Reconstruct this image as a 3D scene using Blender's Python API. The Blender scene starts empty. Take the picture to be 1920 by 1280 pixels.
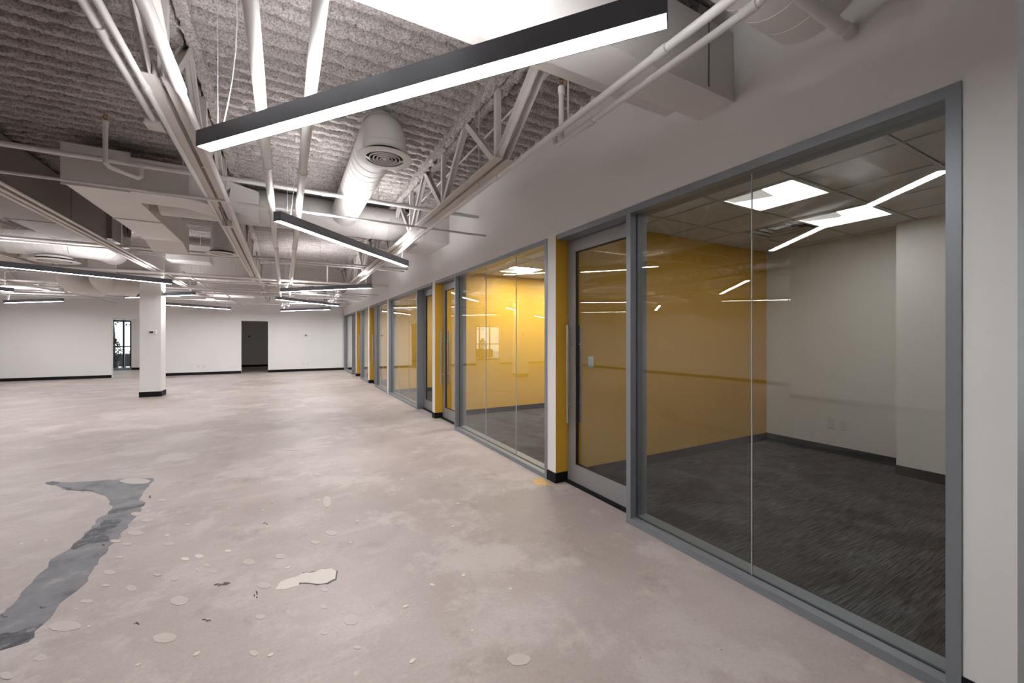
import bpy, math, random
import numpy as np
from mathutils import Vector, Matrix

scene = bpy.context.scene
COL = scene.collection
random.seed(7)
rng = np.random.default_rng(7)

# ------------------------------------------------------------------ camera, world, exposure
CAM_H = 1.43
FOCAL_PX = 770.0
YAW = math.atan((960.0 - 535.0) / FOCAL_PX)
cam_data = bpy.data.cameras.new('camera')
cam_data.sensor_width = 36.0
cam_data.lens = FOCAL_PX / 1920.0 * 36.0
cam_data.shift_y = -6.0 / 1920.0
cam_data.clip_start = 0.05
cam = bpy.data.objects.new('camera', cam_data)
cam.location = (0, 0, CAM_H)
cam.rotation_euler = (math.pi / 2, 0, -YAW)
COL.objects.link(cam)
scene.camera = cam

world = bpy.data.worlds.new('daylight')
scene.world = world
world.use_nodes = True
world.node_tree.nodes['Background'].inputs['Color'].default_value = (0.86, 0.93, 1.0, 1)
world.node_tree.nodes['Background'].inputs['Strength'].default_value = 2.6

scene.view_settings.view_transform = 'Standard'
scene.view_settings.look = 'None'
scene.view_settings.exposure = 0.0
scene.view_settings.gamma = 1.0
scene.view_settings.use_curve_mapping = False

E_DOWN = 95.0       # pendant lens, downward
E_UP = 84.0         # pendant lens, upward
E_TROFFER = 60.0    # office troffers
E_TROFFER_F = 9.0  # the troffers of the nearest office, dimmed

# ------------------------------------------------------------------ materials
def nodes_of(name):
    m = bpy.data.materials.new(name)
    m.use_nodes = True
    nt = m.node_tree
    b = nt.nodes['Principled BSDF']
    return m, nt, b

def lin(c):
    return tuple(((x / 255.0) / 12.92 if x / 255.0 <= 0.04045 else ((x / 255.0 + 0.055) / 1.055) ** 2.4) for x in c) + (1.0,)

def painted(name, col, rough=0.6, var=0.06, scale=3.0, bump=0.0, bscale=120.0, metallic=0.0, spec=0.4):
    """paint with a little tonal variation and optional fine relief"""
    m, nt, b = nodes_of(name)
    N, L = nt.nodes, nt.links
    tc = N.new('ShaderNodeTexCoord')
    no = N.new('ShaderNodeTexNoise'); no.inputs['Scale'].default_value = scale; no.inputs['Detail'].default_value = 5
    L.new(tc.outputs['Object'], no.inputs['Vector'])
    mx = N.new('ShaderNodeMix'); mx.data_type = 'RGBA'
    a = tuple(c * (1 - var) for c in col[:3]) + (1,)
    d = tuple(min(1, c * (1 + var)) for c in col[:3]) + (1,)
    mx.inputs['A'].default_value = a; mx.inputs['B'].default_value = d
    L.new(no.outputs['Fac'], mx.inputs['Factor'])
    L.new(mx.outputs['Result'], b.inputs['Base Color'])
    b.inputs['Roughness'].default_value = rough
    b.inputs['Metallic'].default_value = metallic
    b.inputs['Specular IOR Level'].default_value = spec
    if bump > 0:
        n2 = N.new('ShaderNodeTexNoise'); n2.inputs['Scale'].default_value = bscale; n2.inputs['Detail'].default_value = 3
        L.new(tc.outputs['Object'], n2.inputs['Vector'])
        bp = N.new('ShaderNodeBump'); bp.inputs['Strength'].default_value = bump; bp.inputs['Distance'].default_value = 0.004
        L.new(n2.outputs['Fac'], bp.inputs['Height'])
        L.new(bp.outputs['Normal'], b.inputs['Normal'])
    return m

def emissive(name, col, strength):
    m, nt, b = nodes_of(name)
    b.inputs['Base Color'].default_value = (0.8, 0.8, 0.8, 1)
    b.inputs['Emission Color'].default_value = col
    b.inputs['Emission Strength'].default_value = strength
    return m

M = {}
M['wall'] = painted('wall_paint', (0.79, 0.77, 0.755, 1), 0.55, 0.02, 2.0, 0.12, 260)
M['yellow'] = painted('yellow_paint', (0.62, 0.35, 0.028, 1), 0.5, 0.03, 2.0, 0.1, 260)
M['steel'] = painted('white_painted_steel', (0.60, 0.555, 0.525, 1), 0.5, 0.07, 9.0)
M['duct'] = painted('white_painted_duct', (0.66, 0.63, 0.605, 1), 0.45, 0.05, 5.0)
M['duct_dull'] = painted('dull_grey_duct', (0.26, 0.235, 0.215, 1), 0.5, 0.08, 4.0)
M['pipe'] = painted('white_painted_pipe', (0.70, 0.67, 0.65, 1), 0.4, 0.05, 9.0)
M['frame'] = painted('grey_aluminium', (0.235, 0.25, 0.275, 1), 0.42, 0.04, 20.0, metallic=0.35)
M['frame_dark'] = painted('dark_gasket', (0.012, 0.013, 0.016, 1), 0.5, 0.05)
M['door'] = painted('grey_door_metal', (0.29, 0.275, 0.275, 1), 0.45, 0.04, 18.0, metallic=0.3)
M['chrome'] = painted('brushed_steel', (0.55, 0.53, 0.51, 1), 0.28, 0.05, 40.0, metallic=1.0)
M['base'] = painted('black_rubber_base', (0.006, 0.006, 0.008, 1), 0.6, 0.1, spec=0.2)
M['housing'] = painted('charcoal_housing', (0.15, 0.16, 0.185, 1), 0.38, 0.03, 30.0, metallic=0.2)
M['white_plastic'] = painted('white_plastic', (0.72, 0.71, 0.70, 1), 0.35, 0.01)
M['black'] = painted('black_plastic', (0.012, 0.012, 0.013, 1), 0.4, 0.05)
M['dark_hole'] = painted('dark_opening_and_seam', (0.01, 0.009, 0.009, 1), 0.9, 0.05)  # near-black for seams, and in place of shade inside openings
M['copper'] = painted('brass_head', (0.42, 0.17, 0.05, 1), 0.35, 0.1, metallic=0.9)
M['wire'] = painted('pale_cable', (0.62, 0.62, 0.64, 1), 0.4, 0.02)
M['tile'] = painted('ceiling_tile', (0.60, 0.58, 0.56, 1), 0.85, 0.05, 30.0, 0.25, 400)
M['baffle'] = emissive('perforated_panel_glow', (1.0, 0.97, 0.95, 1), 0.42)
M['grid'] = painted('ceiling_grid_metal', (0.50, 0.485, 0.475, 1), 0.5, 0.02)
M['leaf'] = painted('dark_leaves', (0.012, 0.02, 0.012, 1), 0.6, 0.3, 20)
M['paving'] = painted('pale_paving', (0.55, 0.57, 0.58, 1), 0.8, 0.08, 4)
M['down'] = emissive('pendant_lens_light', (0.98, 0.985, 1.0, 1), E_DOWN)
M['up'] = emissive('pendant_uplight', (0.98, 0.985, 1.0, 1), E_UP)
M['troffer'] = emissive('troffer_light', (1.0, 0.97, 0.93, 1), E_TROFFER)
M['troffer_f'] = emissive('troffer_light_dimmed', (1.0, 0.97, 0.93, 1), E_TROFFER_F)

def glass_mat():
    m = bpy.data.materials.new('clear_glass'); m.use_nodes = True
    nt = m.node_tree; N, L = nt.nodes, nt.links
    for n in list(N): N.remove(n)
    out = N.new('ShaderNodeOutputMaterial')
    tr = N.new('ShaderNodeBsdfTransparent'); tr.inputs['Color'].default_value = (0.955, 0.972, 0.962, 1)
    gl = N.new('ShaderNodeBsdfGlossy'); gl.inputs['Roughness'].default_value = 0.0
    geo = N.new('ShaderNodeNewGeometry')
    ior = N.new('ShaderNodeMix'); ior.data_type = 'FLOAT'
    ior.inputs['A'].default_value = 1.52; ior.inputs['B'].default_value = 1 / 1.52
    L.new(geo.outputs['Backfacing'], ior.inputs['Factor'])
    fr = N.new('ShaderNodeFresnel'); L.new(ior.outputs['Result'], fr.inputs['IOR'])
    mx = N.new('ShaderNodeMixShader')
    L.new(fr.outputs['Fac'], mx.inputs[0]); L.new(tr.outputs[0], mx.inputs[1]); L.new(gl.outputs[0], mx.inputs[2])
    L.new(mx.outputs[0], out.inputs['Surface'])
    return m
M['glass'] = glass_mat()

def floor_mat():
    m, nt, b = nodes_of('worn_concrete')
    N, L = nt.nodes, nt.links
    tc = N.new('ShaderNodeTexCoord')
    def noise(scale, detail=6, rough=0.6, dist=0.0, sx=1.0, sy=1.0):
        mp = N.new('ShaderNodeMapping'); mp.inputs['Scale'].default_value = (sx, sy, 1)
        L.new(tc.outputs['Object'], mp.inputs['Vector'])
        n = N.new('ShaderNodeTexNoise'); n.inputs['Scale'].default_value = scale
        n.inputs['Detail'].default_value = detail; n.inputs['Roughness'].default_value = rough
        n.inputs['Distortion'].default_value = dist
        L.new(mp.outputs[0], n.inputs['Vector']); return n.outputs['Fac']
    def ramp(src, p0, p1, interp='LINEAR'):
        r = N.new('ShaderNodeValToRGB'); r.color_ramp.interpolation = interp
        r.color_ramp.elements[0].position = p0; r.color_ramp.elements[1].position = p1
        L.new(src, r.inputs['Fac']); return r.outputs['Color']
    def mix(fac, a, bcol, blend='MIX'):
        x = N.new('ShaderNodeMix'); x.data_type = 'RGBA'; x.blend_type = blend
        if isinstance(fac, float): x.inputs['Factor'].default_value = fac
        else: L.new(fac, x.inputs['Factor'])
        for key, v in (('A', a), ('B', bcol)):
            if isinstance(v, tuple): x.inputs[key].default_value = v
            else: L.new(v, x.inputs[key])
        return x.outputs['Result']
    base = mix(ramp(noise(0.55, 10, 0.66, 0.2), 0.41, 0.60), (0.34, 0.28, 0.258, 1), (0.415, 0.352, 0.328, 1))
    base = mix(ramp(noise(1.3, 12, 0.70, 0.15), 0.51, 0.59), base, (0.445, 0.385, 0.36, 1))
    base = mix(ramp(noise(1.9, 12, 0.72, 0.1), 0.56, 0.72), base, (0.275, 0.222, 0.195, 1))
    # sanded streaks along the slab
    base = mix(ramp(noise(3.0, 10, 0.72, 0.1, 0.30, 1.6), 0.56, 0.80), base, (0.465, 0.41, 0.39, 1))
    # fine grain
    g = noise(60, 6, 0.75)
    base = mix(0.55, base, mix(g, (0.30, 0.30, 0.30, 1), (0.72, 0.72, 0.72, 1)), 'OVERLAY')
    # pin holes and specks
    vo = N.new('ShaderNodeTexVoronoi'); vo.inputs['Scale'].default_value = 14
    L.new(tc.outputs['Object'], vo.inputs['Vector'])
    sp = ramp(vo.outputs['Distance'], 0.035, 0.06)
    keep = ramp(noise(1.3, 3), 0.56, 0.60)
    inv = mix(sp, (1, 1, 1, 1), (0, 0, 0, 1))
    both = mix(1.0, inv, keep, 'MULTIPLY')
    base = mix(both, base, (0.12, 0.085, 0.07, 1))
    v2 = N.new('ShaderNodeTexVoronoi'); v2.inputs['Scale'].default_value = 5.0
    L.new(tc.outputs['Object'], v2.inputs['Vector'])
    s2 = mix(ramp(v2.outputs['Distance'], 0.06, 0.075), (1, 1, 1, 1), (0, 0, 0, 1))
    s2 = mix(1.0, s2, ramp(noise(0.9, 3), 0.52, 0.56), 'MULTIPLY')
    base = mix(s2, base, (0.56, 0.50, 0.46, 1))
    L.new(base, b.inputs['Base Color'])
    rr = N.new('ShaderNodeMapRange'); rr.inputs['To Min'].default_value = 0.38; rr.inputs['To Max'].default_value = 0.62
    L.new(noise(1.4, 5), rr.inputs['Value']); L.new(rr.outputs[0], b.inputs['Roughness'])
    b.inputs['Specular IOR Level'].default_value = 0.4
    bp = N.new('ShaderNodeBump'); bp.inputs['Strength'].default_value = 0.18; bp.inputs['Distance'].default_value = 0.004
    L.new(noise(24, 8, 0.7), bp.inputs['Height']); L.new(bp.outputs[0], b.inputs['Normal'])
    return m
M['floor'] = floor_mat()
M['patch'] = painted('pale_patching_compound', (0.47, 0.41, 0.38, 1), 0.6, 0.08, 14, 0.1, 120)
M['patch_bright'] = painted('cream_patching_compound', (0.60, 0.54, 0.49, 1), 0.55, 0.04, 14)
def blotchy(name, stops, scale, rough=0.55, bump=0.25):
    m, nt, b = nodes_of(name)
    N, L = nt.nodes, nt.links
    tc = N.new('ShaderNodeTexCoord')
    n = N.new('ShaderNodeTexNoise'); n.inputs['Scale'].default_value = scale; n.inputs['Detail'].default_value = 12; n.inputs['Roughness'].default_value = 0.7
    L.new(tc.outputs['Object'], n.inputs['Vector'])
    r = N.new('ShaderNodeValToRGB')
    r.color_ramp.elements[0].position = stops[0][0]; r.color_ramp.elements[0].color = stops[0][1]
    r.color_ramp.elements[1].position = stops[-1][0]; r.color_ramp.elements[1].color = stops[-1][1]
    for p, c in stops[1:-1]:
        e = r.color_ramp.elements.new(p); e.color = c
    L.new(n.outputs['Fac'], r.inputs['Fac']); L.new(r.outputs['Color'], b.inputs['Base Color'])
    b.inputs['Roughness'].default_value = rough
    bp = N.new('ShaderNodeBump'); bp.inputs['Strength'].default_value = bump; bp.inputs['Distance'].default_value = 0.004
    L.new(n.outputs['Fac'], bp.inputs['Height']); L.new(bp.outputs[0], b.inputs['Normal'])
    return m
M['strip'] = blotchy('grey_blue_screed', [(0.30, (0.06, 0.057, 0.065, 1)), (0.45, (0.145, 0.14, 0.155, 1)), (0.58, (0.18, 0.172, 0.185, 1)), (0.70, (0.31, 0.265, 0.25, 1))], 4.5)
M['tar'] = blotchy('black_adhesive', [(0.38, (0.02, 0.021, 0.027, 1)), (0.55, (0.07, 0.07, 0.08, 1)), (0.66, (0.22, 0.20, 0.205, 1))], 14)
M['rust'] = painted('brown_stain', (0.10, 0.065, 0.05, 1), 0.6, 0.4, 30.0)
M['spill'] = painted('yellow_paint_spill', (0.60, 0.36, 0.12, 1), 0.5, 0.2, 20.0)

def deck_mat():
    m, nt, b = nodes_of('sprayed_fireproofing')
    N, L = nt.nodes, nt.links
    tc = N.new('ShaderNodeTexCoord')
    n1 = N.new('ShaderNodeTexNoise'); n1.inputs['Scale'].default_value = 75; n1.inputs['Detail'].default_value = 8; n1.inputs['Roughness'].default_value = 0.75
    n2 = N.new('ShaderNodeTexNoise'); n2.inputs['Scale'].default_value = 1.1; n2.inputs['Detail'].default_value = 4
    L.new(tc.outputs['Object'], n1.inputs['Vector']); L.new(tc.outputs['Object'], n2.inputs['Vector'])
    r = N.new('ShaderNodeValToRGB'); r.color_ramp.elements[0].position = 0.33; r.color_ramp.elements[1].position = 0.56
    r.color_ramp.elements[0].color = (0.12, 0.10, 0.095, 1); r.color_ramp.elements[1].color = (0.60, 0.55, 0.525, 1)
    L.new(n1.outputs['Fac'], r.inputs['Fac'])
    mx = N.new('ShaderNodeMix'); mx.data_type = 'RGBA'; mx.blend_type = 'MULTIPLY'; mx.inputs['Factor'].default_value = 0.5
    r2 = N.new('ShaderNodeValToRGB'); r2.color_ramp.elements[0].position = 0.3; r2.color_ramp.elements[1].position = 0.7
    r2.color_ramp.elements[0].color = (0.68, 0.65, 0.63, 1); r2.color_ramp.elements[1].color = (1, 1, 1, 1)
    L.new(n2.outputs['Fac'], r2.inputs['Fac'])
    L.new(r.outputs['Color'], mx.inputs['A']); L.new(r2.outputs['Color'], mx.inputs['B'])
    L.new(mx.outputs['Result'], b.inputs['Base Color'])
    b.inputs['Roughness'].default_value = 0.95; b.inputs['Specular IOR Level'].default_value = 0.1
    bp = N.new('ShaderNodeBump'); bp.inputs['Strength'].default_value = 0.7; bp.inputs['Distance'].default_value = 0.008
    L.new(n1.outputs['Fac'], bp.inputs['Height']); L.new(bp.outputs[0], b.inputs['Normal'])
    return m
M['deck'] = deck_mat()

def carpet_mat():
    m, nt, b = nodes_of('grey_carpet')
    N, L = nt.nodes, nt.links
    tc = N.new('ShaderNodeTexCoord')
    mp = N.new('ShaderNodeMapping'); mp.inputs['Scale'].default_value = (5, 120, 1)
    L.new(tc.outputs['Object'], mp.inputs['Vector'])
    n1 = N.new('ShaderNodeTexNoise'); n1.inputs['Scale'].default_value = 1.0; n1.inputs['Detail'].default_value = 6; n1.inputs['Roughness'].default_value = 0.7
    L.new(mp.outputs[0], n1.inputs['Vector'])
    n2 = N.new('ShaderNodeTexNoise'); n2.inputs['Scale'].default_value = 2.6; n2.inputs['Detail'].default_value = 6; n2.inputs['Distortion'].default_value = 1.0
    L.new(tc.outputs['Object'], n2.inputs['Vector'])
    r1 = N.new('ShaderNodeValToRGB'); r1.color_ramp.elements[0].position = 0.38; r1.color_ramp.elements[1].position = 0.66
    r1.color_ramp.elements[0].color = (0.014, 0.012, 0.011, 1); r1.color_ramp.elements[1].color = (0.165, 0.158, 0.155, 1)
    L.new(n1.outputs['Fac'], r1.inputs['Fac'])
    r2 = N.new('ShaderNodeValToRGB'); r2.color_ramp.elements[0].position = 0.35; r2.color_ramp.elements[1].position = 0.7
    r2.color_ramp.elements[0].color = (0.55, 0.47, 0.43, 1); r2.color_ramp.elements[1].color = (1.0, 1.03, 1.08, 1)
    L.new(n2.outputs['Fac'], r2.inputs['Fac'])
    mx = N.new('ShaderNodeMix'); mx.data_type = 'RGBA'; mx.blend_type = 'MULTIPLY'; mx.inputs['Factor'].default_value = 1.0
    L.new(r1.outputs['Color'], mx.inputs['A']); L.new(r2.outputs['Color'], mx.inputs['B'])
    L.new(mx.outputs['Result'], b.inputs['Base Color'])
    b.inputs['Roughness'].default_value = 0.95; b.inputs['Specular IOR Level'].default_value = 0.05
    bp = N.new('ShaderNodeBump'); bp.inputs['Strength'].default_value = 0.6; bp.inputs['Distance'].default_value = 0.006
    L.new(n1.outputs['Fac'], bp.inputs['Height']); L.new(bp.outputs[0], b.inputs['Normal'])
    return m
M['carpet'] = carpet_mat()

# ------------------------------------------------------------------ mesh builder
class MB:
    def __init__(self):
        self.v = []; self.f = []; self.mi = []; self.cur = 0
    def _add(self, vs, fs):
        o = len(self.v)
        self.v.extend([tuple(p) for p in vs])
        for q in fs:
            self.f.append(tuple(i + o for i in q)); self.mi.append(self.cur)
        return self
    def box(self, x0, x1, y0, y1, z0, z1):
        vs = [(x0, y0, z0), (x1, y0, z0), (x1, y1, z0), (x0, y1, z0), (x0, y0, z1), (x1, y0, z1), (x1, y1, z1), (x0, y1, z1)]
        fs = [(3, 2, 1, 0), (4, 5, 6, 7), (0, 1, 5, 4), (1, 2, 6, 5), (2, 3, 7, 6), (3, 0, 4, 7)]
        return self._add(vs, fs)
    def bar(self, p, q, w, h, up=(0, 0, 1)):
        """rectangular bar from p to q, w across, h along the up direction"""
        p, q = Vector(p), Vector(q); d = (q - p).normalized(); u = Vector(up)
        s = d.cross(u)
        if s.length < 1e-4: s = d.cross(Vector((1, 0, 0)))
        s.normalize(); u = s.cross(d).normalized()
        vs = []
        for c in (p, q):
            for a, bb in ((-1, -1), (1, -1), (1, 1), (-1, 1)):
                vs.append(c + s * (a * w / 2) + u * (bb * h / 2))
        fs = [(0, 1, 2, 3), (7, 6, 5, 4), (0, 4, 5, 1), (1, 5, 6, 2), (2, 6, 7, 3), (3, 7, 4, 0)]
        return self._add(vs, fs)
    def tube(self, path, r, n=14, caps=True):
        P = [Vector(p) for p in path]
        R = r if isinstance(r, (list, tuple)) else [r] * len(P)
        tang = []
        for i in range(len(P)):
            a = (P[i] - P[i - 1]).normalized() if i > 0 else None
            b = (P[i + 1] - P[i]).normalized() if i < len(P) - 1 else None
            t = a if b is None else (b if a is None else (a + b))
            tang.append(t.normalized() if t.length > 1e-6 else (a or b))
        ref = Vector((0, 0, 1)) if abs(tang[0].z) < 0.9 else Vector((1, 0, 0))
        u = tang[0].cross(ref).normalized()
        vs = []; 
        for i, p in enumerate(P):
            t = tang[i]
            u = (u - t * u.dot(t)).normalized(); w = t.cross(u)
            k = 1.0
            for j in range(n):
                an = 2 * math.pi * j / n
                vs.append(p + (u * math.cos(an) + w * math.sin(an)) * R[i] * k)
        fs = []
        for i in range(len(P) - 1):
            for j in range(n):
                fs.append((i * n + j, i * n + (j + 1) % n, (i + 1) * n + (j + 1) % n, (i + 1) * n + j))
        if caps:
            fs.append(tuple(range(n - 1, -1, -1))); fs.append(tuple((len(P) - 1) * n + j for j in range(n)))
        return self._add(vs, fs)
    def ring(self, c, r0, r1, z0, z1, n=32):
        """flat annulus of rectangular section about the z axis"""
        vs = []
        for r, z in ((r0, z0), (r1, z0), (r1, z1), (r0, z1)):
            for j in range(n):
                a = 2 * math.pi * j / n
                vs.append((c[0] + r * math.cos(a), c[1] + r * math.sin(a), c[2] + z))
        fs = []
        for k in range(4):
            for j in range(n):
                fs.append((k * n + j, k * n + (j + 1) % n, ((k + 1) % 4) * n + (j + 1) % n, ((k + 1) % 4) * n + j))
        return self._add(vs, fs)
    def lathe(self, c, prof, n=32):
        """revolve (r, z) profile about the vertical axis at c"""
        vs = []
        for r, z in prof:
            for j in range(n):
                a = 2 * math.pi * j / n
                vs.append((c[0] + r * math.cos(a), c[1] + r * math.sin(a), c[2] + z))
        fs = []
        for k in range(len(prof) - 1):
            for j in range(n):
                fs.append((k * n + j, k * n + (j + 1) % n, (k + 1) * n + (j + 1) % n, (k + 1) * n + j))
        return self._add(vs, fs)
    def prism(self, poly, z0, z1):
        n = len(poly)
        vs = [(x, y, z0) for x, y in poly] + [(x, y, z1) for x, y in poly]
        fs = [tuple(range(n - 1, -1, -1)), tuple(range(n, 2 * n))] + [(j, (j + 1) % n, n + (j + 1) % n, n + j) for j in range(n)]
        return self._add(vs, fs)
    def build(self, name, mats, parent=None, smooth=False):
        off = parent.matrix_world.translation if parent is not None else None
        me = bpy.data.meshes.new(name)
        vs = self.v
        if parent is not None:
            o = ORIGIN.get(parent.name, Vector((0, 0, 0)))
            vs = [(a - o.x, b - o.y, c - o.z) for a, b, c in vs]
        me.from_pydata(vs, [], self.f)
        if not isinstance(mats, (list, tuple)): mats = [mats]
        for k in mats: me.materials.append(M[k])
        if len(mats) > 1: me.polygons.foreach_set('material_index', self.mi)
        import bmesh
        bm = bmesh.new(); bm.from_mesh(me); bmesh.ops.recalc_face_normals(bm, faces=bm.faces); bm.to_mesh(me); bm.free()
        if smooth:
            me.polygons.foreach_set('use_smooth', [True] * len(me.polygons))
            me.set_sharp_from_angle(angle=math.radians(40))
        me.update()
        ob = bpy.data.objects.new(name, me)
        COL.objects.link(ob)
        if parent is not None:
            ob.parent = parent
            ORIGIN[ob.name] = ORIGIN.get(parent.name, Vector((0, 0, 0)))
        return ob

ORIGIN = {}
def thing(name, loc, label, cat, group=None, kind=None):
    o = bpy.data.objects.new(name, None)
    o.empty_display_size = 0.1
    COL.objects.link(o)
    o.location = loc
    ORIGIN[o.name] = Vector(loc)
    o['label'] = label; o['category'] = cat
    if group: o['group'] = group
    if kind: o['kind'] = kind
    return o
def tag(o, label, cat, group=None, kind=None):
    o['label'] = label; o['category'] = cat
    if group: o['group'] = group
    if kind: o['kind'] = kind
    return o
def struct(o, label, cat='wall'):
    o['label'] = label; o['category'] = cat; o['kind'] = 'structure'
    return o

# ------------------------------------------------------------------ the room shell
WX = 2.335          # corridor face of the glazed wall
WI = 2.50           # inner face of its framing
BX = 5.95           # back wall of the offices
DECK = 3.54
HEAD = 2.445
FAR = 20.0
XL, XL2, YL2 = -8.5, -5.8, 5.4
YB = -4.0

def slab(name, x0, x1, y0, y1, z0, z1, mat, label, cat='wall'):
    return struct(MB().box(x0, x1, y0, y1, z0, z1).build(name, mat), label, cat)

def baseboard(parent, x0, x1, y0, y1, h=0.10):
    return MB().box(x0, x1, y0, y1, 0.0, h).build('baseboard', 'base', parent)

floor = slab('floor', -9.2, 2.44, YB, 20.0, -0.12, 0.0, 'floor', 'worn pinkish concrete floor with patches running through the open hall', 'floor')
slab('floor', 2.44, 6.1, YB, 0.42, -0.12, 0.0, 'floor', 'concrete floor of the side passage around the near wall corner', 'floor')
slab('floor', -9.2, 2.6, 20.0, 24.9, -0.12, -0.002, 'floor', 'concrete floor beyond the two doorways in the far wall', 'floor')

# glazed office wall: header band
header = slab('wall_right', WX, WI, 0.42, FAR, HEAD, 3.66, 'wall', 'long off white wall band above the row of glass offices')
# end pier with its outside corner
pier = MB().box(WX, WI, 0.42, 0.56, 0, HEAD).box(WI, 6.1, 0.42, 0.56, 0, 3.66)
pier = struct(pier.build('wall_near', 'wall'), 'white wall pier at the right edge beside the nearest office window', 'wall')
baseboard(pier, WX - 0.008, WX, 0.412, 0.56)
baseboard(pier, WX, 6.1, 0.412, 0.42)
baseboard(pier, WI, 5.63, 0.56, 0.568)

PART = [(3.34, 3.485), (7.075, 7.22), (10.82, 10.97), (13.62, 13.80), (16.32, 16.50)]
pl = ['between the nearest and second offices', 'between the second and third offices', 'between the third and fourth offices',
      'between the fourth and fifth offices', 'between the fifth and farthest offices']
for (y0, y1), t in zip(PART, pl):
    mb = MB()
    for a in ((WX, WI, y0, y1, 0, HEAD), (WI, BX, y0, y1, 0, 2.95)):
        mb.box(*a); mb.mi[-4] = 1
    w = struct(mb.build('wall_partition', ['wall', 'yellow']), 'partition wall with yellow near face and white end ' + t, 'wall')
    if y0 != 10.82: baseboard(w, WX - 0.008, WX, y0 - 0.008, y1)
    baseboard(w, WX, BX, y0 - 0.008, y0)
    baseboard(w, WI + 0.02, BX, y1, y1 + 0.008)

ROOM = [(0.56, 3.34), (3.485, 7.075), (7.22, 10.82), (10.97, 13.62), (13.80, 16.32), (16.50, FAR)]
wb = slab('wall_back', BX, BX + 0.15, 0.56, FAR, 0, 2.95, 'wall', 'white back wall seen through the office glazing')
for y0, y1 in ROOM:
    baseboard(wb, BX - 0.008, BX, y0 + (1.27 if y0 < 1 else 0.008), y1 - 0.008)
pil = struct(MB().box(5.63, BX, 0.56, 1.83, 0, 2.66).build('wall_pilaster', 'wall'), 'white pilaster on the back wall of the nearest office', 'wall')
baseboard(pil, 5.622, 5.63, 0.568, 1.838)
baseboard(pil, 5.63, BX, 1.83, 1.838)

# far wall with two doorways
fw = MB()
for a in ((XL - 0.15, -5.50, 0, 3.66), (-5.50, -4.05, 2.15, 3.66), (-4.05, -1.575, 0, 3.66), (-1.575, -0.635, 2.145, 3.66), (-0.635, WX, 0, 3.66), (WX, 6.1, 0, 3.66)):
    fw.box(a[0], a[1], FAR, FAR + 0.15, a[2], a[3])
fw = struct(fw.build('wall_far', 'wall'), 'long white far wall with two doorways', 'wall')
for x0, x1 in ((XL, -5.50), (-4.05, -1.575), (-0.635, WX)):
    baseboard(fw, x0, x1, FAR - 0.008, FAR, 0.105)
baseboard(fw, WI + 0.02, BX - 0.01, FAR - 0.008, FAR)
# left and rear walls
lw = slab('wall_left', XL - 0.15, XL, YL2, FAR, 0, 3.66, 'wall', 'white left wall of the hall seen mirrored in the glass')
baseboard(lw, XL, XL + 0.008, YL2, FAR - 0.01)
lw2 = MB().box(XL2 - 0.15, XL2, YB, YL2, 0, 3.66).box(XL, XL2 - 0.15, YL2 - 0.15, YL2, 0, 3.66)
lw2 = struct(lw2.build('wall_left', 'wall'), 'white stepped wall left of the camera seen mirrored in the glass', 'wall')
baseboard(lw2, XL2, XL2 + 0.008, YB, YL2)
baseboard(lw2, XL, XL2, YL2, YL2 + 0.008)
slab('wall_rear', XL2, 6.1, YB - 0.15, YB, 0, 3.66, 'wall', 'white wall behind the camera')
ws = MB().box(6.1, 6.25, YB, -3.4, 0, 3.66).box(6.1, 6.25, -0.2, 0.56, 0, 3.66).box(6.1, 6.25, -3.4, -0.2, 0, 0.4).box(6.1, 6.25, -3.4, -0.2, 2.8, 3.66)
struct(ws.build('wall_side', 'wall'), 'white end wall of the side passage with an opening added for daylight', 'wall')
ww = thing('window_7', (6.17, -1.8, 0.4), 'added unseen window bringing daylight into the side passage', 'window', kind='structure')  # unseen, added so cool daylight reaches the side face of the near pier
for a in ((-3.4, -3.35, 0.4, 2.8), (-0.25, -0.2, 0.4, 2.8), (-1.825, -1.775, 0.45, 2.75)): MB().box(6.14, 6.2, *a).build('jamb', 'frame', ww)
for a in ((0.4, 0.45), (2.75, 2.8)): MB().box(6.14, 6.2, -3.35, -0.25, *a).build('rail', 'frame', ww)
for a in ((-3.35, -1.825), (-1.775, -0.25)): MB().box(6.165, 6.175, *a, 0.45, 2.75).build('pane', 'glass', ww)

# rooms beyond the far wall
slab('wall_divider', -3.1, -2.95, FAR + 0.15, 24.6, 0, 2.84, 'wall', 'white dividing wall between the spaces beyond the far doorways')
cw = slab('wall_corridor', -2.95, 2.6, 24.4, 24.55, 0, 2.84, 'wall', 'dim wall facing the dark far doorway')
baseboard(cw, -2.95, 2.6, 24.392, 24.4)
slab('wall_corridor_end', 2.6, 2.75, FAR + 0.15, 24.55, 0, 2.84, 'wall', 'end wall of the dim space beyond the far doorway')
slab('ceiling', -9.2, 2.75, FAR + 0.15, 24.9, 2.84, 2.94, 'tile', 'flat ceiling beyond the far doorways', 'ceiling')
ew = MB().box(-6.10, -3.1, 24.6, 24.75, 0, 2.84).box(-7.9, -6.10, 24.6, 24.75, 2.26, 2.84).box(-9.2, -7.9, 24.6, 24.75, 0, 2.84)
ew = struct(ew.build('wall_entrance', 'wall'), 'white wall beside the glazed entrance beyond the far doorway', 'wall')
baseboard(ew, -6.10, -3.1, 24.592, 24.6)
slab('wall_entrance_side', -9.35, -9.2, FAR + 0.15, 24.9, 0, 2.84, 'wall', 'side wall of the bright space beyond the far doorway')

# carpets of the offices
for (y0, y1), t in zip(ROOM, ['nearest', 'second', 'third', 'fourth', 'fifth', 'farthest']):
    slab('floor_carpet', 2.44, BX, y0, y1, -0.05, 0.002, 'carpet', 'dark grey carpet floor of the %s office' % t, 'carpet')

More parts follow.
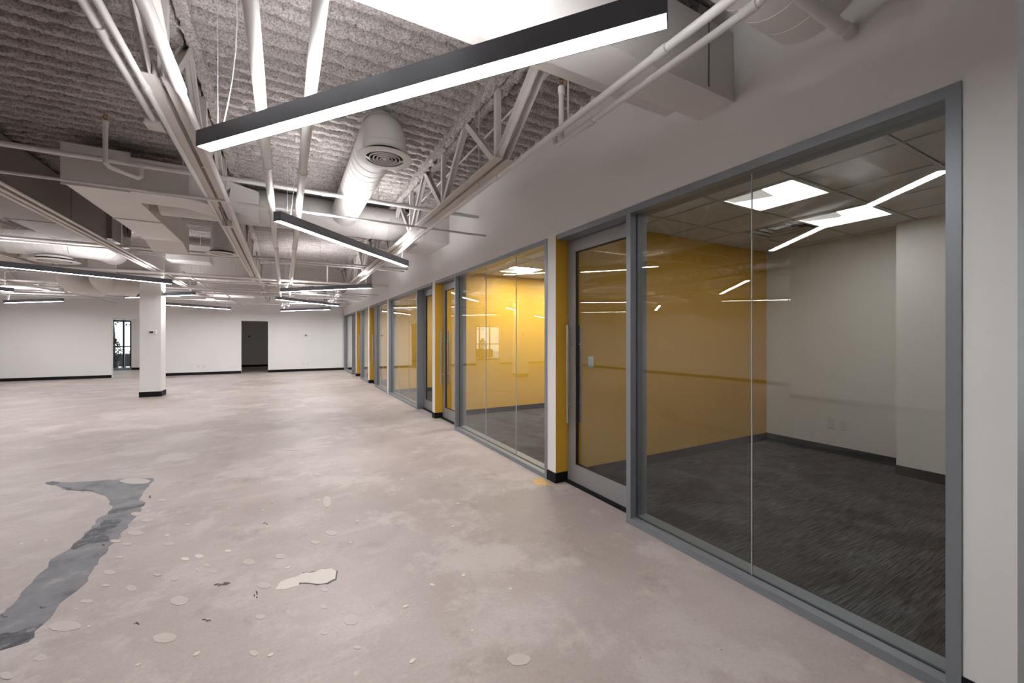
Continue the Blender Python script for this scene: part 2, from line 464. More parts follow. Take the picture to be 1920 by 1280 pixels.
# free-standing column
col = struct(MB().box(-3.09, -2.685, 13.06, 13.50, 0, 2.97).build('column', 'wall'), 'square white column with black base standing in the open hall', 'column')
mb = MB().box(-3.10, -2.675, 13.05, 13.06, 0, 0.125).box(-2.685, -2.675, 13.06, 13.50, 0, 0.125).box(-3.10, -3.09, 13.06, 13.50, 0, 0.125).box(-3.10, -2.675, 13.50, 13.51, 0, 0.125)
mb.build('baseboard', 'base', col)

# ------------------------------------------------------------------ sprayed fluted deck overhead
def deck_sheet(x0, x1, y0, y1, dx, per, amp):
    P = 0.1524
    nx = int(round((x1 - x0) / dx)) + 1
    ys = []
    prof = []
    k0 = math.floor(y0 / P); k = k0
    fr = np.linspace(0, 1, per, endpoint=False)
    while k * P < y1:
        for q in fr:
            y = (k + q) * P
            if y0 - 1e-6 <= y <= y1 + 1e-6:
                ys.append(y)
                # rib hangs low for 0.30..0.80 of the pitch with sloping flanks
                a = min(max((q - 0.36) / 0.12, 0), 1) * min(max((1.0 - q) / 0.12, 0), 1)
                prof.append(-0.125 * a + 0.07)
        k += 1
    ys = np.array(ys); prof = np.array(prof); ny = len(ys)
    xs = np.linspace(x0, x1, nx)
    n1 = rng.normal(0, 1, (ny, nx))
    n2 = rng.normal(0, 1, (ny // 3 + 2, nx // 3 + 2)).repeat(3, 0).repeat(3, 1)[:ny, :nx]
    n2 = (n2 + np.roll(n2, 1, 0) + np.roll(n2, 1, 1) + np.roll(n2, 2, 1) + np.roll(n2, 2, 0)) / 5
    Z = DECK + prof[:, None] + amp * (0.55 * n1 + 1.3 * n2)
    X, Y = np.meshgrid(xs, ys)
    Y = Y + amp * 0.8 * rng.normal(0, 1, (ny, nx))
    V = np.stack([X, Y, Z], -1).reshape(-1, 3)
    i = np.arange((ny - 1) * (nx - 1)); r, c = i // (nx - 1), i % (nx - 1)
    a = r * nx + c
    F = np.stack([a, a + nx, a + nx + 1, a + 1], -1)
    me = bpy.data.meshes.new('deck_sheet')
    me.vertices.add(len(V)); me.vertices.foreach_set('co', V.ravel())
    me.loops.add(F.size); me.loops.foreach_set('vertex_index', F.ravel())
    me.polygons.add(len(F)); me.polygons.foreach_set('loop_start', np.arange(0, F.size, 4)); me.polygons.foreach_set('loop_total', np.full(len(F), 4))
    me.update(); me.validate()
    me.polygons.foreach_set('use_smooth', [True] * len(F))
    me.materials.append(M['deck'])
    o = bpy.data.objects.new('deck_sheet', me); COL.objects.link(o); o.parent = ceil_obj
    return o
ceil_obj = thing('ceiling', (0, 0, 0), 'fluted roof deck coated in rough pale sprayed fireproofing', 'ceiling', kind='structure')
deck_sheet(-4.0, WX, 2.0, 8.0, 0.014, 16, 0.0048)
deck_sheet(-4.0, WX, 8.0, FAR, 0.045, 10, 0.0045)
deck_sheet(XL, -4.0, YL2, FAR, 0.09, 6, 0.0050)
deck_sheet(XL2, -4.0, YB, YL2, 0.10, 6, 0.0050)
deck_sheet(-4.0, WX, YB, 2.0, 0.10, 6, 0.0050)
deck_sheet(WX, 6.1, YB, 0.42, 0.10, 6, 0.0050)
MB().box(XL - 0.15, 6.3, YB - 0.15, FAR + 0.15, 3.64, 3.70).build('roof_slab', 'deck', ceil_obj)

# ------------------------------------------------------------------ office ceilings: grid, tiles, troffers, vents
tile_cache = {}
def tile_mesh(w, d):
    key = (round(w, 3), round(d, 3))
    if key not in tile_cache:
        b = MB(); e = 0.012
        vs = [(e, e, 0), (w - e, e, 0), (w - e, d - e, 0), (e, d - e, 0), (0, 0, 0.008), (w, 0, 0.008), (w, d, 0.008), (0, d, 0.008), (0, 0, 0.016), (w, 0, 0.016), (w, d, 0.016), (0, d, 0.016)]
        b._add(vs, [(3, 2, 1, 0), (0, 1, 5, 4), (1, 2, 6, 5), (2, 3, 7, 6), (3, 0, 4, 7), (4, 5, 9, 8), (5, 6, 10, 9), (6, 7, 11, 10), (7, 4, 8, 11), (8, 9, 10, 11)])
        me = bpy.data.meshes.new('ceiling_tile'); me.from_pydata(b.v, [], b.f); me.materials.append(M['tile']); me.update()
        tile_cache[key] = me
    return tile_cache[key]

CZ = 2.635
T = 0.61
def cuts(a, b, o):
    k = math.ceil((a - o) / T + 0.06)
    c = [a]
    while o + k * T < b - 0.04:
        c.append(o + k * T); k += 1
    return c + [b]

def troffer(x, y, mat, label, CZ=2.635):
    t = thing('recessed_light', (x, y, CZ), label, 'ceiling light', 'recessed office lights')
    w = 0.594; x0, y0 = x + 0.008, y + 0.008; x1, y1 = x0 + w, y0 + w
    f = MB()
    for a in ((x0, x1, y0, y0 + 0.02), (x0, x1, y1 - 0.02, y1), (x0, x0 + 0.02, y0 + 0.02, y1 - 0.02), (x1 - 0.02, x1, y0 + 0.02, y1 - 0.02)):
        f.box(a[0], a[1], a[2], a[3], CZ - 0.004, CZ + 0.07)
    f.box(x0, x1, y0, y1, CZ + 0.07, CZ + 0.08)
    f.build('light_frame', 'white_plastic', t)
    # bowed lens with a grey baffle over one corner
    xm0, xm1 = x0 + 0.02, x1 - 0.02
    n = 8; vs = []
    for i in range(n + 1):
        u = i / n; xx = xm0 + (xm1 - xm0) * u
        z = CZ + 0.035 - 0.028 * math.sin(math.pi * u)
        vs += [(xx, y0 + 0.02, z), (xx, y1 - 0.02, z)]
    fs = [(2 * i, 2 * i + 1, 2 * i + 3, 2 * i + 2) for i in range(n)]
    MB()._add(vs, fs).build('lens', mat, t, True)
    MB()._add([(x0 + 0.024, y1 - 0.34, CZ + 0.002), (x0 + 0.29, y1 - 0.30, CZ + 0.002), (x0 + 0.16, y1 - 0.024, CZ + 0.002), (x0 + 0.024, y1 - 0.024, CZ + 0.002), (x0 + 0.024, y1 - 0.34, CZ + 0.006), (x0 + 0.29, y1 - 0.30, CZ + 0.006), (x0 + 0.16, y1 - 0.024, CZ + 0.006), (x0 + 0.024, y1 - 0.024, CZ + 0.006)], [(3, 2, 1, 0), (4, 5, 6, 7), (0, 1, 5, 4), (1, 2, 6, 5), (2, 3, 7, 6), (3, 0, 4, 7)]).build('baffle', 'baffle', t)
    return t

def vent(x, y, label):
    t = thing('ceiling_vent', (x, y, CZ), label, 'vent', 'square vents in the office ceilings')
    c0 = x + T / 2; c1 = y + T / 2
    for i, (r, z) in enumerate(((0.295, -0.002), (0.225, 0.012), (0.155, 0.026), (0.085, 0.040))):
        b = MB(); s = r - 0.028
        vs = []
        for rr, zz in ((r, z), (s, z + 0.018), (s, z + 0.024), (r, z + 0.006)):
            vs += [(c0 - rr, c1 - rr, CZ + zz), (c0 + rr, c1 - rr, CZ + zz), (c0 + rr, c1 + rr, CZ + zz), (c0 - rr, c1 + rr, CZ + zz)]
        fs = []
        for k in range(4):
            for j in range(4):
                fs.append((k * 4 + j, k * 4 + (j + 1) % 4, ((k + 1) % 4) * 4 + (j + 1) % 4, ((k + 1) % 4) * 4 + j))
        b._add(vs, fs).build('louvre', 'grid', t)
    MB().box(x + 0.01, x + T - 0.01, y + 0.01, y + T - 0.01, CZ + 0.075, CZ + 0.085).build('backing_plate', 'dark_hole', t)
    return t

def office_ceiling(idx, y0, y1, oy, word, light_rows, vents):
    c = thing('ceiling', (0, 0, 0), 'suspended tile ceiling of the %s office' % word, 'ceiling', kind='structure')
    xs, ys = cuts(WI, BX, 3.34), cuts(y0, y1, oy)
    skip = set()
    for (lx, ly) in light_rows + vents: skip.add((round(lx, 2), round(ly, 2)))
    g = MB()
    for xx in xs[1:-1]: g.box(xx - 0.012, xx + 0.012, y0, y1, CZ - 0.001, CZ + 0.004)
    for yy in ys[1:-1]: g.box(WI, BX, yy - 0.012, yy + 0.012, CZ - 0.0015, CZ + 0.0035)
    g.build('ceiling_grid', 'grid', c)
    for i in range(len(xs) - 1):
        for j in range(len(ys) - 1):
            if (round(xs[i], 2), round(ys[j], 2)) in skip: continue
            o = bpy.data.objects.new('ceiling_tile', tile_mesh(xs[i + 1] - xs[i] - 0.016, ys[j + 1] - ys[j] - 0.016))
            o.location = (xs[i] + 0.008, ys[j] + 0.008, CZ + 0.003); COL.objects.link(o); o.parent = c
    MB().box(WI, BX, y0, y1, CZ + 0.15, CZ + 0.17).build('plenum_board', 'tile', c)

OFF = ['nearest', 'second', 'third', 'fourth', 'fifth', 'farthest']
OY = [1.675, 5.985, 9.0, 12.0, 14.7, 18.0]
for i, (y0, y1) in enumerate(ROOM):
    oy = OY[i]
    lights = [(3.34, oy), (4.56, oy)]
    vents = [(4.56, oy + T)] if i < 2 else []
    office_ceiling(i, y0, y1, oy, OFF[i], lights, vents)
    for k, (lx, ly) in enumerate(lights):
        troffer(lx, ly, 'troffer_f' if i == 0 else 'troffer', 'square recessed ceiling light in the %s office, %s' % (OFF[i], ['closer to the glass', 'closer to the back wall'][k]))
    for lx, ly in vents:
        vent(lx, ly, 'square louvred ceiling vent beside the recessed lights of the %s office' % OFF[i])

troffer(-4.9, 22.0, 'troffer', 'added unseen ceiling light brightening the space beyond the far left doorway', 2.745)  # added lamp, out of view, to light the wall past this doorway
troffer(1.6, 22.0, 'troffer_f', 'added unseen ceiling light faintly brightening the dim space beyond the far doorway', 2.745)  # hidden weak lamp added to lift the darkness past the doorway

# ------------------------------------------------------------------ glazing and sliding doors
GX0, GX1 = 2.392, 2.402
def window(n, y0, y1, joints, word):
    t = thing('window_%d' % n, (WX, y0, 0), 'floor to ceiling glass in grey frame, %s office' % word, 'window', kind='structure')
    f = 0.045; xo = WX - 0.006
    MB().box(xo, WI, y0, y1, HEAD - 0.05, HEAD).build('head_frame', 'frame', t)
    MB().box(xo, GX0 - 0.004, y0, y1, 0, 0.042).box(GX1 + 0.004, WI, y0, y1, 0, 0.048).box(xo - 0.006, xo, y0, y1, 0, 0.012).build('sill_frame', 'frame', t)
    MB().box(GX0 - 0.004, GX1 + 0.004, y0 + f, y1 - f, 0, 0.040).build('gasket', 'frame_dark', t)
    MB().box(xo, GX0 - 0.004, y0, y0 + f, 0.042, HEAD - 0.05).box(GX0 - 0.004, GX1 + 0.004, y0, y0 + f * 0.6, 0.042, HEAD - 0.05).box(GX1 + 0.004, WI, y0, y0 + f, 0.048, HEAD - 0.05).build('jamb', 'frame', t)
    MB().box(xo, GX0 - 0.004, y1 - f, y1, 0.042, HEAD - 0.05).box(GX0 - 0.004, GX1 + 0.004, y1 - f * 0.6, y1, 0.042, HEAD - 0.05).box(GX1 + 0.004, WI, y1 - f, y1, 0.048, HEAD - 0.05).build('jamb', 'frame', t)
    e = [y0 + f * 0.65] + joints + [y1 - f * 0.65]
    for a, b in zip(e[:-1], e[1:]):
        MB().box(GX0, GX1, a + (0.002 if a != e[0] else 0), b - (0.002 if b != e[-1] else 0), 0.041, HEAD - 0.052).build('pane', 'glass', t)
    for j in joints:
        MB().box(GX0 + 0.001, GX1 + 0.0015, j - 0.0018, j + 0.0018, 0.041, HEAD - 0.052).build('joint_seal', 'grid', t)
    return t

DX0, DX1 = 2.475, 2.515
def door(n, y0, y1, hy, word):
    """sliding glazed door; hy = y of the pull handle"""
    t = thing('door_%d' % n, (DX0, y0, 0), 'grey framed sliding glass door with long pull bars, %s office' % word, 'door', kind='structure')
    s = 0.125
    z0, z1 = 0.025, HEAD - 0.055
    MB().box(DX0, DX1, y0, y0 + s, z0, z1).build('stile', 'door', t)
    MB().box(DX0, DX1, y1 - s, y1, z0, z1).build('stile', 'door', t)
    MB().box(DX0, DX1, y0 + s, y1 - s, z0, 0.20).build('rail', 'door', t)
    MB().box(DX0, DX1, y0 + s, y1 - s, z1 - 0.115, z1).build('rail', 'door', t)
    g = MB()
    for a in ((y0 + s, y0 + s + 0.008, 0.20, z1 - 0.115), (y1 - s - 0.008, y1 - s, 0.20, z1 - 0.115), (y0 + s + 0.008, y1 - s - 0.008, 0.20, 0.208), (y0 + s + 0.008, y1 - s - 0.008, z1 - 0.123, z1 - 0.115)):
        g.box(DX0 + 0.006, DX1 - 0.006, a[0], a[1], a[2], a[3])
    g.build('gasket', 'frame_dark', t)
    MB().box(2.490, 2.500, y0 + s + 0.006, y1 - s - 0.006, 0.206, z1 - 0.121).build('pane', 'glass', t)
    for xb in (DX0 - 0.055, DX1 + 0.055):
        h = MB().tube([(xb, hy, 0.60), (xb, hy, 1.56)], 0.0145, 14)
        h = h.build('pull_bar', 'chrome', t, True)
        for z in (0.79, 1.37):
            MB().tube([(DX0 - 0.001 if xb < DX0 else DX1 + 0.001, hy, z), (xb, hy, z)], 0.009, 10).build('standoff', 'chrome', h, True)
    MB().box(2.445, 2.535, y0, y1, 0.0, 0.022).build('track', 'base', t)
    return t

def door_head(y0, y1, word):
    t = struct(MB().box(WX - 0.006, WI + 0.02, y0, y1, HEAD - 0.05, HEAD).build('trim_door_head', 'frame'), 'grey metal head over the sliding door of the %s office' % word, 'trim')

window(1, 0.56, 2.375, [1.43], 'nearest')
door(1, 2.34, 3.330, 3.255, 'nearest'); door_head(2.375, 3.31, 'nearest')
window(2, 3.485, 6.10, [4.24, 5.08], 'second')
door(2, 6.06, 7.065, 6.99, 'second'); door_head(6.10, 7.045, 'second')
window(3, 8.18, 10.82, [9.06, 9.94], 'third')
door(3, 7.23, 8.22, 7.30, 'third'); door_head(7.25, 8.18, 'third')
window(4, 10.97, 12.66, [11.81], 'fourth')
door(4, 12.62, 13.61, 13.535, 'fourth'); door_head(12.66, 13.59, 'fourth')
window(5, 13.80, 15.36, [14.58], 'fifth')
door(5, 15.32, 16.31, 16.235, 'fifth'); door_head(15.36, 16.29, 'fifth')
window(6, 17.42, 19.98, [18.27, 19.12], 'farthest')
door(6, 16.51, 17.46, 16.58, 'farthest'); door_head(16.53, 17.42, 'farthest')

# glazed entrance beyond the far left doorway
ent = thing('door_7', (-7.0, 24.64, 0), 'bright glazed entrance with dark mullions beyond the far doorway', 'door', kind='structure')
f = MB().box(-7.88, -6.12, 24.63, 24.72, 2.17, 2.25); f.build('head_frame', 'black', ent)
MB().box(-7.88, -6.12, 24.63, 24.72, 0, 0.10).build('sill_frame', 'frame', ent)
for xm in (-7.86, -7.12, -6.38, -6.13):
    MB().box(xm - 0.028, xm + 0.028, 24.63, 24.72, 0.10, 2.17).build('mullion', 'black', ent)
MB().box(-7.88, -6.12, 24.64, 24.70, 1.03, 1.08).build('rail', 'black', ent)
for xa, xb in ((-7.83, -7.15), (-7.09, -6.41), (-6.35, -6.16)):
    for za, zb in ((0.10, 1.03), (1.08, 2.17)):
        MB().box(xa, xb, 24.665, 24.675, za, zb).build('pane', 'glass', ent)
struct(MB().box(-16, 6, 24.9, 44, -0.14, -0.02).build('ground', 'paving'), 'pale paving outside the glazed entrance', 'ground')

# floor marks: skim patches lying on the slab
def blob(x, y, r0, r1, ang, n=14, jit=0.22):
    P = []
    ph = random.random() * 6.28
    for i in range(n):
        a = 2 * math.pi * i / n
        k = 1 + jit * (0.6 * math.sin(2 * a + ph) * random.random() + 0.5 * (random.random() - 0.5))
        u, v = r0 * k * math.cos(a), r1 * k * math.sin(a)
        P.append((x + u * math.cos(ang) - v * math.sin(ang), y + u * math.sin(ang) + v * math.cos(ang)))
    return P
def roughen(P, amp):
    Q = []
    for i in range(len(P)):
        a, b = Vector(P[i]), Vector(P[(i + 1) % len(P)])
        k = max(2, int((b - a).length / 0.05))
        for j in range(k):
            p = a.lerp(b, j / k)
            if j: p = p + Vector((random.gauss(0, amp), random.gauss(0, amp)))
            Q.append((p.x, p.y))
    return Q
def mark(poly, mat, name, h):
    o = MB().prism(poly, 0.0, h).build(name, mat, floor)
    return o
STRIP=[(-2.081,5.803),(-2.035,5.818),(-1.881,5.693),(-1.679,5.622),(-1.449,5.578),(-1.183,5.446),(-1.161,5.384),(-1.158,5.118),(-1.139,4.817),(-1.063,4.669),(-1.059,4.59),(-1.051,4.286),(-1.049,4.083),(-1.047,3.885),(-1.049,3.755),(-1.049,3.577),(-1.047,3.522),(-1.035,3.374),(-1.026,3.275),(-1.051,3.179),(-1.057,3.034),(-1.061,2.93),(-1.052,2.826),(-1.082,2.789),(-1.144,2.78),(-1.175,2.761),(-1.24,2.40),(-1.33,2.02),(-1.42,1.80),(-1.53,1.86),(-1.50,2.15),(-1.42,2.55),(-1.303,3.063),(-1.295,3.147),(-1.291,3.192),(-1.283,3.256),(-1.299,3.348),(-1.308,3.549),(-1.329,3.76),(-1.284,3.885),(-1.279,4.047),(-1.288,4.273),(-1.304,4.447),(-1.261,4.512),(-1.276,4.661),(-1.375,4.92),(-1.487,5.121),(-1.625,5.297),(-1.845,5.455),(-1.917,5.581)]
DARK1=[(-1.061,2.93),(-1.052,2.826),(-1.082,2.789),(-1.144,2.78),(-1.174,2.789),(-1.24,2.946),(-1.209,2.936),(-1.16,2.917),(-1.121,2.925),(-1.08,2.931)]
DARK2=[(-2.081,5.803),(-2.035,5.818),(-1.963,5.738),(-1.956,5.655),(-2.01,5.684)]
DARK3=[(-1.268,4.516),(-1.269,4.633),(-1.187,4.621),(-1.072,4.648),(-1.059,4.59),(-1.163,4.527),(-1.208,4.506)]
DARK4=[(-1.899,5.572),(-1.769,5.437),(-1.58,5.29),(-1.578,5.235),(-1.784,5.396)]
DARK5=[(-1.282,3.909),(-1.273,4.078),(-1.267,4.204),(-1.246,4.373),(-1.138,4.334),(-1.122,4.182),(-1.166,4.092),(-1.092,3.909),(-1.206,3.932),(-1.247,3.864)]
MAIN=[(-0.051,2.692),(-0.026,2.769),(0.033,2.784),(0.066,2.783),(0.089,2.803),(0.145,2.785),(0.198,2.795),(0.25,2.779),(0.275,2.726),(0.261,2.647),(0.214,2.625),(0.16,2.643),(0.118,2.678),(0.07,2.705),(0.064,2.673),(0.0,2.67)]
RIM=[(0.066,2.783),(0.09,2.816),(0.146,2.797),(0.168,2.778),(0.202,2.798),(0.25,2.784),(0.283,2.729),(0.266,2.634),(0.217,2.609),(0.157,2.629),(0.115,2.668),(0.07,2.69),(0.06,2.746)]
SPOTS=[(-0.71,3.655,0.048,0.022,2.32),(-0.941,3.385,0.048,0.02,2.21),(-0.773,3.112,0.046,0.02,2.16),(-0.578,3.114,0.038,0.017,2.04),(-0.496,3.353,0.036,0.018,2.27),(-0.569,3.355,0.034,0.016,2.21),(-0.337,3.343,0.026,0.014,2.25),(-0.204,3.111,0.052,0.028,2.07),(-0.03,3.095,0.04,0.023,1.96),(-0.436,3.199,0.032,0.016,2.1),(-0.385,3.091,0.03,0.015,2.26),(-0.947,3.075,0.042,0.015,2.41),(-0.96,2.861,0.091,0.032,2.45),(-0.959,2.628,0.039,0.015,2.29),(-1.036,2.561,0.041,0.014,2.2),(-0.504,2.517,0.064,0.029,2.32),(-0.507,2.838,0.065,0.031,2.21),(-0.112,2.47,0.028,0.016,2.18),(0.292,2.222,0.047,0.032,2.05),(-0.126,2.2,0.026,0.014,2.15),(0.194,2.561,0.023,0.014,2.04),(0.18,2.399,0.022,0.014,2.0),(0.166,2.183,0.018,0.01,2.32),(0.292,2.009,0.018,0.011,2.4),(-0.965,3.981,0.074,0.032,2.3),(-1.047,3.885,0.047,0.018,2.41),(-0.96,3.79,0.039,0.017,2.3),(-0.952,4.211,0.06,0.027,2.28),(-1.06,4.402,0.063,0.027,2.1),(-0.949,4.664,0.052,0.024,2.31),(0.182,3.189,0.036,0.021,2.27),(-0.117,3.619,0.03,0.017,2.16),(-0.658,3.965,0.033,0.015,2.33),(-0.947,3.587,0.03,0.013,2.31),(-0.677,3.209,0.028,0.012,2.42),(-0.912,3.217,0.029,0.012,2.34),(-0.11,2.776,0.047,0.026,2.15),(0.32,3.934,0.142,0.03,1.51),(0.296,3.285,0.051,0.033,2.07),(0.288,4.766,0.037,0.023,2.2),(-1.314,5.421,0.171,0.072,2.35),(0.071,5.993,0.164,0.058,2.56),(0.911,1.584,0.049,0.036,2.67)]
YEL=[(2.161,3.514),(2.313,3.565),(2.285,3.412),(2.308,3.273),(2.198,3.352),(2.133,3.432)]
DKS=[(-0.333,2.909,0.051,0.019,2.5),(-0.142,2.699,0.032,0.013,1.76),(-1.089,3.841,0.031,0.013,2.22),(-1.127,3.116,0.021,0.008,2.29),(-1.276,3.118,0.028,0.01,2.32),(-0.649,2.71,0.021,0.009,2.26),(-1.064,4.814,0.044,0.018,2.02),(-0.133,3.692,0.027,0.015,2.19),(-0.351,2.572,0.023,0.01,2.44)]

mark(roughen(STRIP, 0.008), 'strip', 'screed_strip', 0.0012)
for P in (DARK1, DARK2, DARK3, DARK4, DARK5): mark(roughen(P, 0.008), 'tar', 'adhesive_smear', 0.0018)
mark(roughen(RIM, 0.006), 'tar', 'patch_rim', 0.0010)
mark(roughen(MAIN, 0.003), 'patch_bright', 'filled_hole', 0.0018)
for i, (x, y, a, b, t) in enumerate(SPOTS):
    mark(blob(x, y, a, b, t), 'patch_bright' if i in (4, 5, 6) else 'patch', 'patched_spot', 0.0016 + 0.00002 * i)
for x, y, a, b, t in DKS:
    for q in range(5):
        k = random.uniform(-0.9, 0.9)
        mark(blob(x + k * a * math.cos(t) + random.gauss(0, b * 0.4), y + k * a * math.sin(t) + random.gauss(0, b * 0.4), a * random.uniform(0.15, 0.35), b * random.uniform(0.2, 0.45), t, 8, 1.0), 'rust', 'stain', 0.0026 + 0.00003 * q)
mark(roughen(YEL, 0.012), 'spill', 'paint_spill', 0.0010)
for k in range(70):   # scattered crumbs of patching compound
    x, y = random.uniform(-1.0, 1.2), random.uniform(1.2, 6.5)
    r = random.uniform(0.004, 0.012)
    mark(blob(x, y, r * 1.5, r, random.random() * 3, 8, 0.5), 'patch_bright', 'patched_spot', 0.0030)
# stop screw at the foot of the third partition

# ------------------------------------------------------------------ roof joists and girders
def rough_bar(x0, x1, z0, z1, y0, y1, step=0.035, amp=0.006):
    mb = MB(); n = int((y1 - y0) / step)
    sec = [(x0, z1), (x0, z0), ((x0 + x1) / 2, z0 - 0.004), (x1, z0), (x1, z1)]
    vs = []
    for i in range(n + 1):
        y = y0 + (y1 - y0) * i / n
        for x, z in sec: vs.append((x + random.gauss(0, amp), y, z + random.gauss(0, amp)))
    fs = []
    k = len(sec)
    for i in range(n):
        for j in range(k - 1):
            fs.append((i * k + j, i * k + j + 1, (i + 1) * k + j + 1, (i + 1) * k + j))
    return mb._add(vs, fs)

ZB, ZT = 2.835, 3.45
def joist(x, y0, y1, n0, label, near=True):
    t = thing('roof_joist', (x, y0, ZB), label, 'roof joist', 'open web roof joists')
    yb0, yb1 = y0 + 0.82, y1 - 0.82
    for s in (-1, 1):
        MB().box(*sorted((x + s * 0.014, x + s * 0.021)), yb0, yb1, ZB, ZB + 0.072).box(*sorted((x + s * 0.021, x + s * 0.080)), yb0, yb1, ZB, ZB + 0.006).build('bottom_chord', 'steel', t)
        rough_bar(*sorted((x + s * 0.012, x + s * 0.082)), ZT - 0.02, DECK + 0.02, y0, y1, 0.035 if near else 0.12).build('top_chord', 'deck', t)
    P = 1.30
    nodes = []
    y = n0
    while y < yb1 - 0.1:
        if y > yb0: nodes.append(y)
        y += P
    zb, zt = ZB + 0.03, ZT
    for i, yn in enumerate(nodes):
        MB().bar((x, yn, zb), (x, yn, zt), 0.044, 0.046, (0, 1, 0)).build('web', 'steel', t)
        for d in (-1, 1):
            ye = yn + d * P / 2
            if ye < y0 + 0.3 or ye > y1 - 0.3: continue
            if (d < 0 and i == 0) or (d > 0 and i == len(nodes) - 1): continue
            for s in (-1, 1):
                MB().bar((x + s * 0.024, yn + d * 0.03, zb + 0.01), (x + s * 0.024, ye - d * 0.02, zt), 0.005, 0.054, (0, 1, 0)).bar((x + s * 0.012, yn + d * 0.045, zb + 0.01), (x + s * 0.012, ye + d * 0.002, zt), 0.02, 0.005, (0, 1, 0)).build('web', 'steel', t)
    for ya, yc in ((yb0 + 0.02, y0 + 0.02), (yb1 - 0.02, y1 - 0.02)):
        for s in (-1, 1):
            MB().bar((x + s * 0.030, ya, zb), (x + s * 0.030, yc, ZT + 0.02), 0.006, 0.095, (0, 1, 0)).bar((x + s * 0.048, ya + (0.03 if yc < ya else -0.03), zb), (x + s * 0.048, yc + (0.03 if yc < ya else -0.03), ZT + 0.02), 0.034, 0.006, (0, 1, 0)).build('end_diagonal', 'steel', t)
    if nodes:
        for yn, yt in ((nodes[0], nodes[0] + P / 2), (nodes[-1], nodes[-1] - P / 2)):
            MB().bar((x, yn, zb), (x, yt, zt), 0.05, 0.012, (0, 1, 0)).build('web', 'steel', t)
    return t

joist(1.505, 2.02, 13.12, 2.97, 'white open web roof joist running beside the office wall, near bay')
joist(-0.600, 2.02, 13.12, 2.97, 'white open web roof joist with pipes strapped along it, left of the twin pipes')
joist(-4.25, 2.02, 13.12, 2.97, 'white roof joist left of the big dull duct, near bay', False)
joist(-6.15, 5.6, 13.12, 7.0, 'leftmost white roof joist of the near bay', False)
joist(1.505, 13.38, 19.95, 14.3, 'white open web roof joist beside the office wall, bay nearest the far wall', False)
joist(-0.600, 13.38, 19.95, 14.3, 'white roof joist over the dark doorway, bay nearest the far wall', False)
joist(-4.25, 13.38, 19.95, 14.3, 'white roof joist left of the column, bay nearest the far wall', False)
joist(-6.15, 13.38, 19.95, 14.3, 'leftmost white roof joist of the bay nearest the far wall', False)

def girder(y, x0, x1, label):
    t = thing('roof_girder', (x0, y, 2.98), label, 'girder')
    MB().box(x0, x1, y - 0.006, y + 0.006, 2.995, 3.485).build('web', 'steel', t)
    MB().box(x0, x1, y - 0.10, y + 0.10, 2.98, 2.995).build('flange', 'steel', t)
    MB().box(x0, x1, y - 0.10, y + 0.10, 3.485, 3.50).build('flange', 'steel', t)
girder(13.25, XL, WX, 'deep off white steel girder crossing the hall above the column')
girder(1.90, XL2, WX, 'steel girder crossing behind the near rectangular duct')

# ------------------------------------------------------------------ ducts
def arc_path(a, corner, b, r, n=7):
    """path a -> b turning at corner with radius r"""
    a, c, b = Vector(a), Vector(corner), Vector(b)
    d0, d1 = (a - c).normalized(), (b - c).normalized()
    p0, p1 = c + d0 * r, c + d1 * r
    out = [a]
    for i in range(n + 1):
        t = i / n
        out.append(p0 * (1 - t) ** 2 + c * 2 * t * (1 - t) + p1 * t ** 2)
    return out + [b]

def seam_rings(path, R, step, w=0.004):
    mb = MB(); P = [Vector(p) for p in path]
    acc = step / 2
    for p, q in zip(P[:-1], P[1:]):
        L = (q - p).length; d = (q - p).normalized()
        s = acc
        while s < L:
            c = p + d * s
            mb.tube([c - d * w, c - d * w * 0.5, c + d * w * 0.5, c + d * w], [R - 0.003, R + w * 0.7, R + w * 0.7, R - 0.003], 28, False)
            s += step
        acc = s - L
    return mb

def round_duct(path, R, label, seam=0.2, n=28, name='round_duct', mat='duct'):
    t = thing(name, path[0], label, 'duct')
    MB().tube(path, R, n).build('duct_body', mat, t, True)
    if seam: 
        s = seam_rings(path, R, seam)
        if s.v: s.build('seam', mat, t, True)
    return t

def diffuser(c, R, label, neck_top=None, neck_r=None):
    t = thing('round_diffuser', c, label, 'air diffuser', 'round ceiling diffusers')
    k = R / 0.22
    MB().lathe(c, [(0.152 * k, 0.004), (0.20 * k, 0.0), (0.222 * k, 0.006), (0.222 * k, 0.012), (0.175 * k, 0.03), (0.165 * k, 0.03), (0.152 * k, 0.004)], 40).build('flange', 'duct', t, True)
    for r in (0.128, 0.098, 0.068, 0.040):
        MB().lathe(c, [(r * k, 0.002), ((r - 0.006) * k, 0.020), ((r - 0.009) * k, 0.020), ((r - 0.007) * k, 0.0), (r * k, 0.002)], 40).build('cone', 'duct', t, True)
    MB().lathe(c, [(0.0, 0.006), (0.020 * k, 0.004), (0.018 * k, 0.016), (0.0, 0.018)], 24).build('centre_cap', 'duct', t, True)
    MB().lathe(c, [(0.0, 0.045), (0.163 * k, 0.045), (0.163 * k, 0.05), (0.0, 0.05)], 40).build('throat', 'dark_hole', t)
    return t

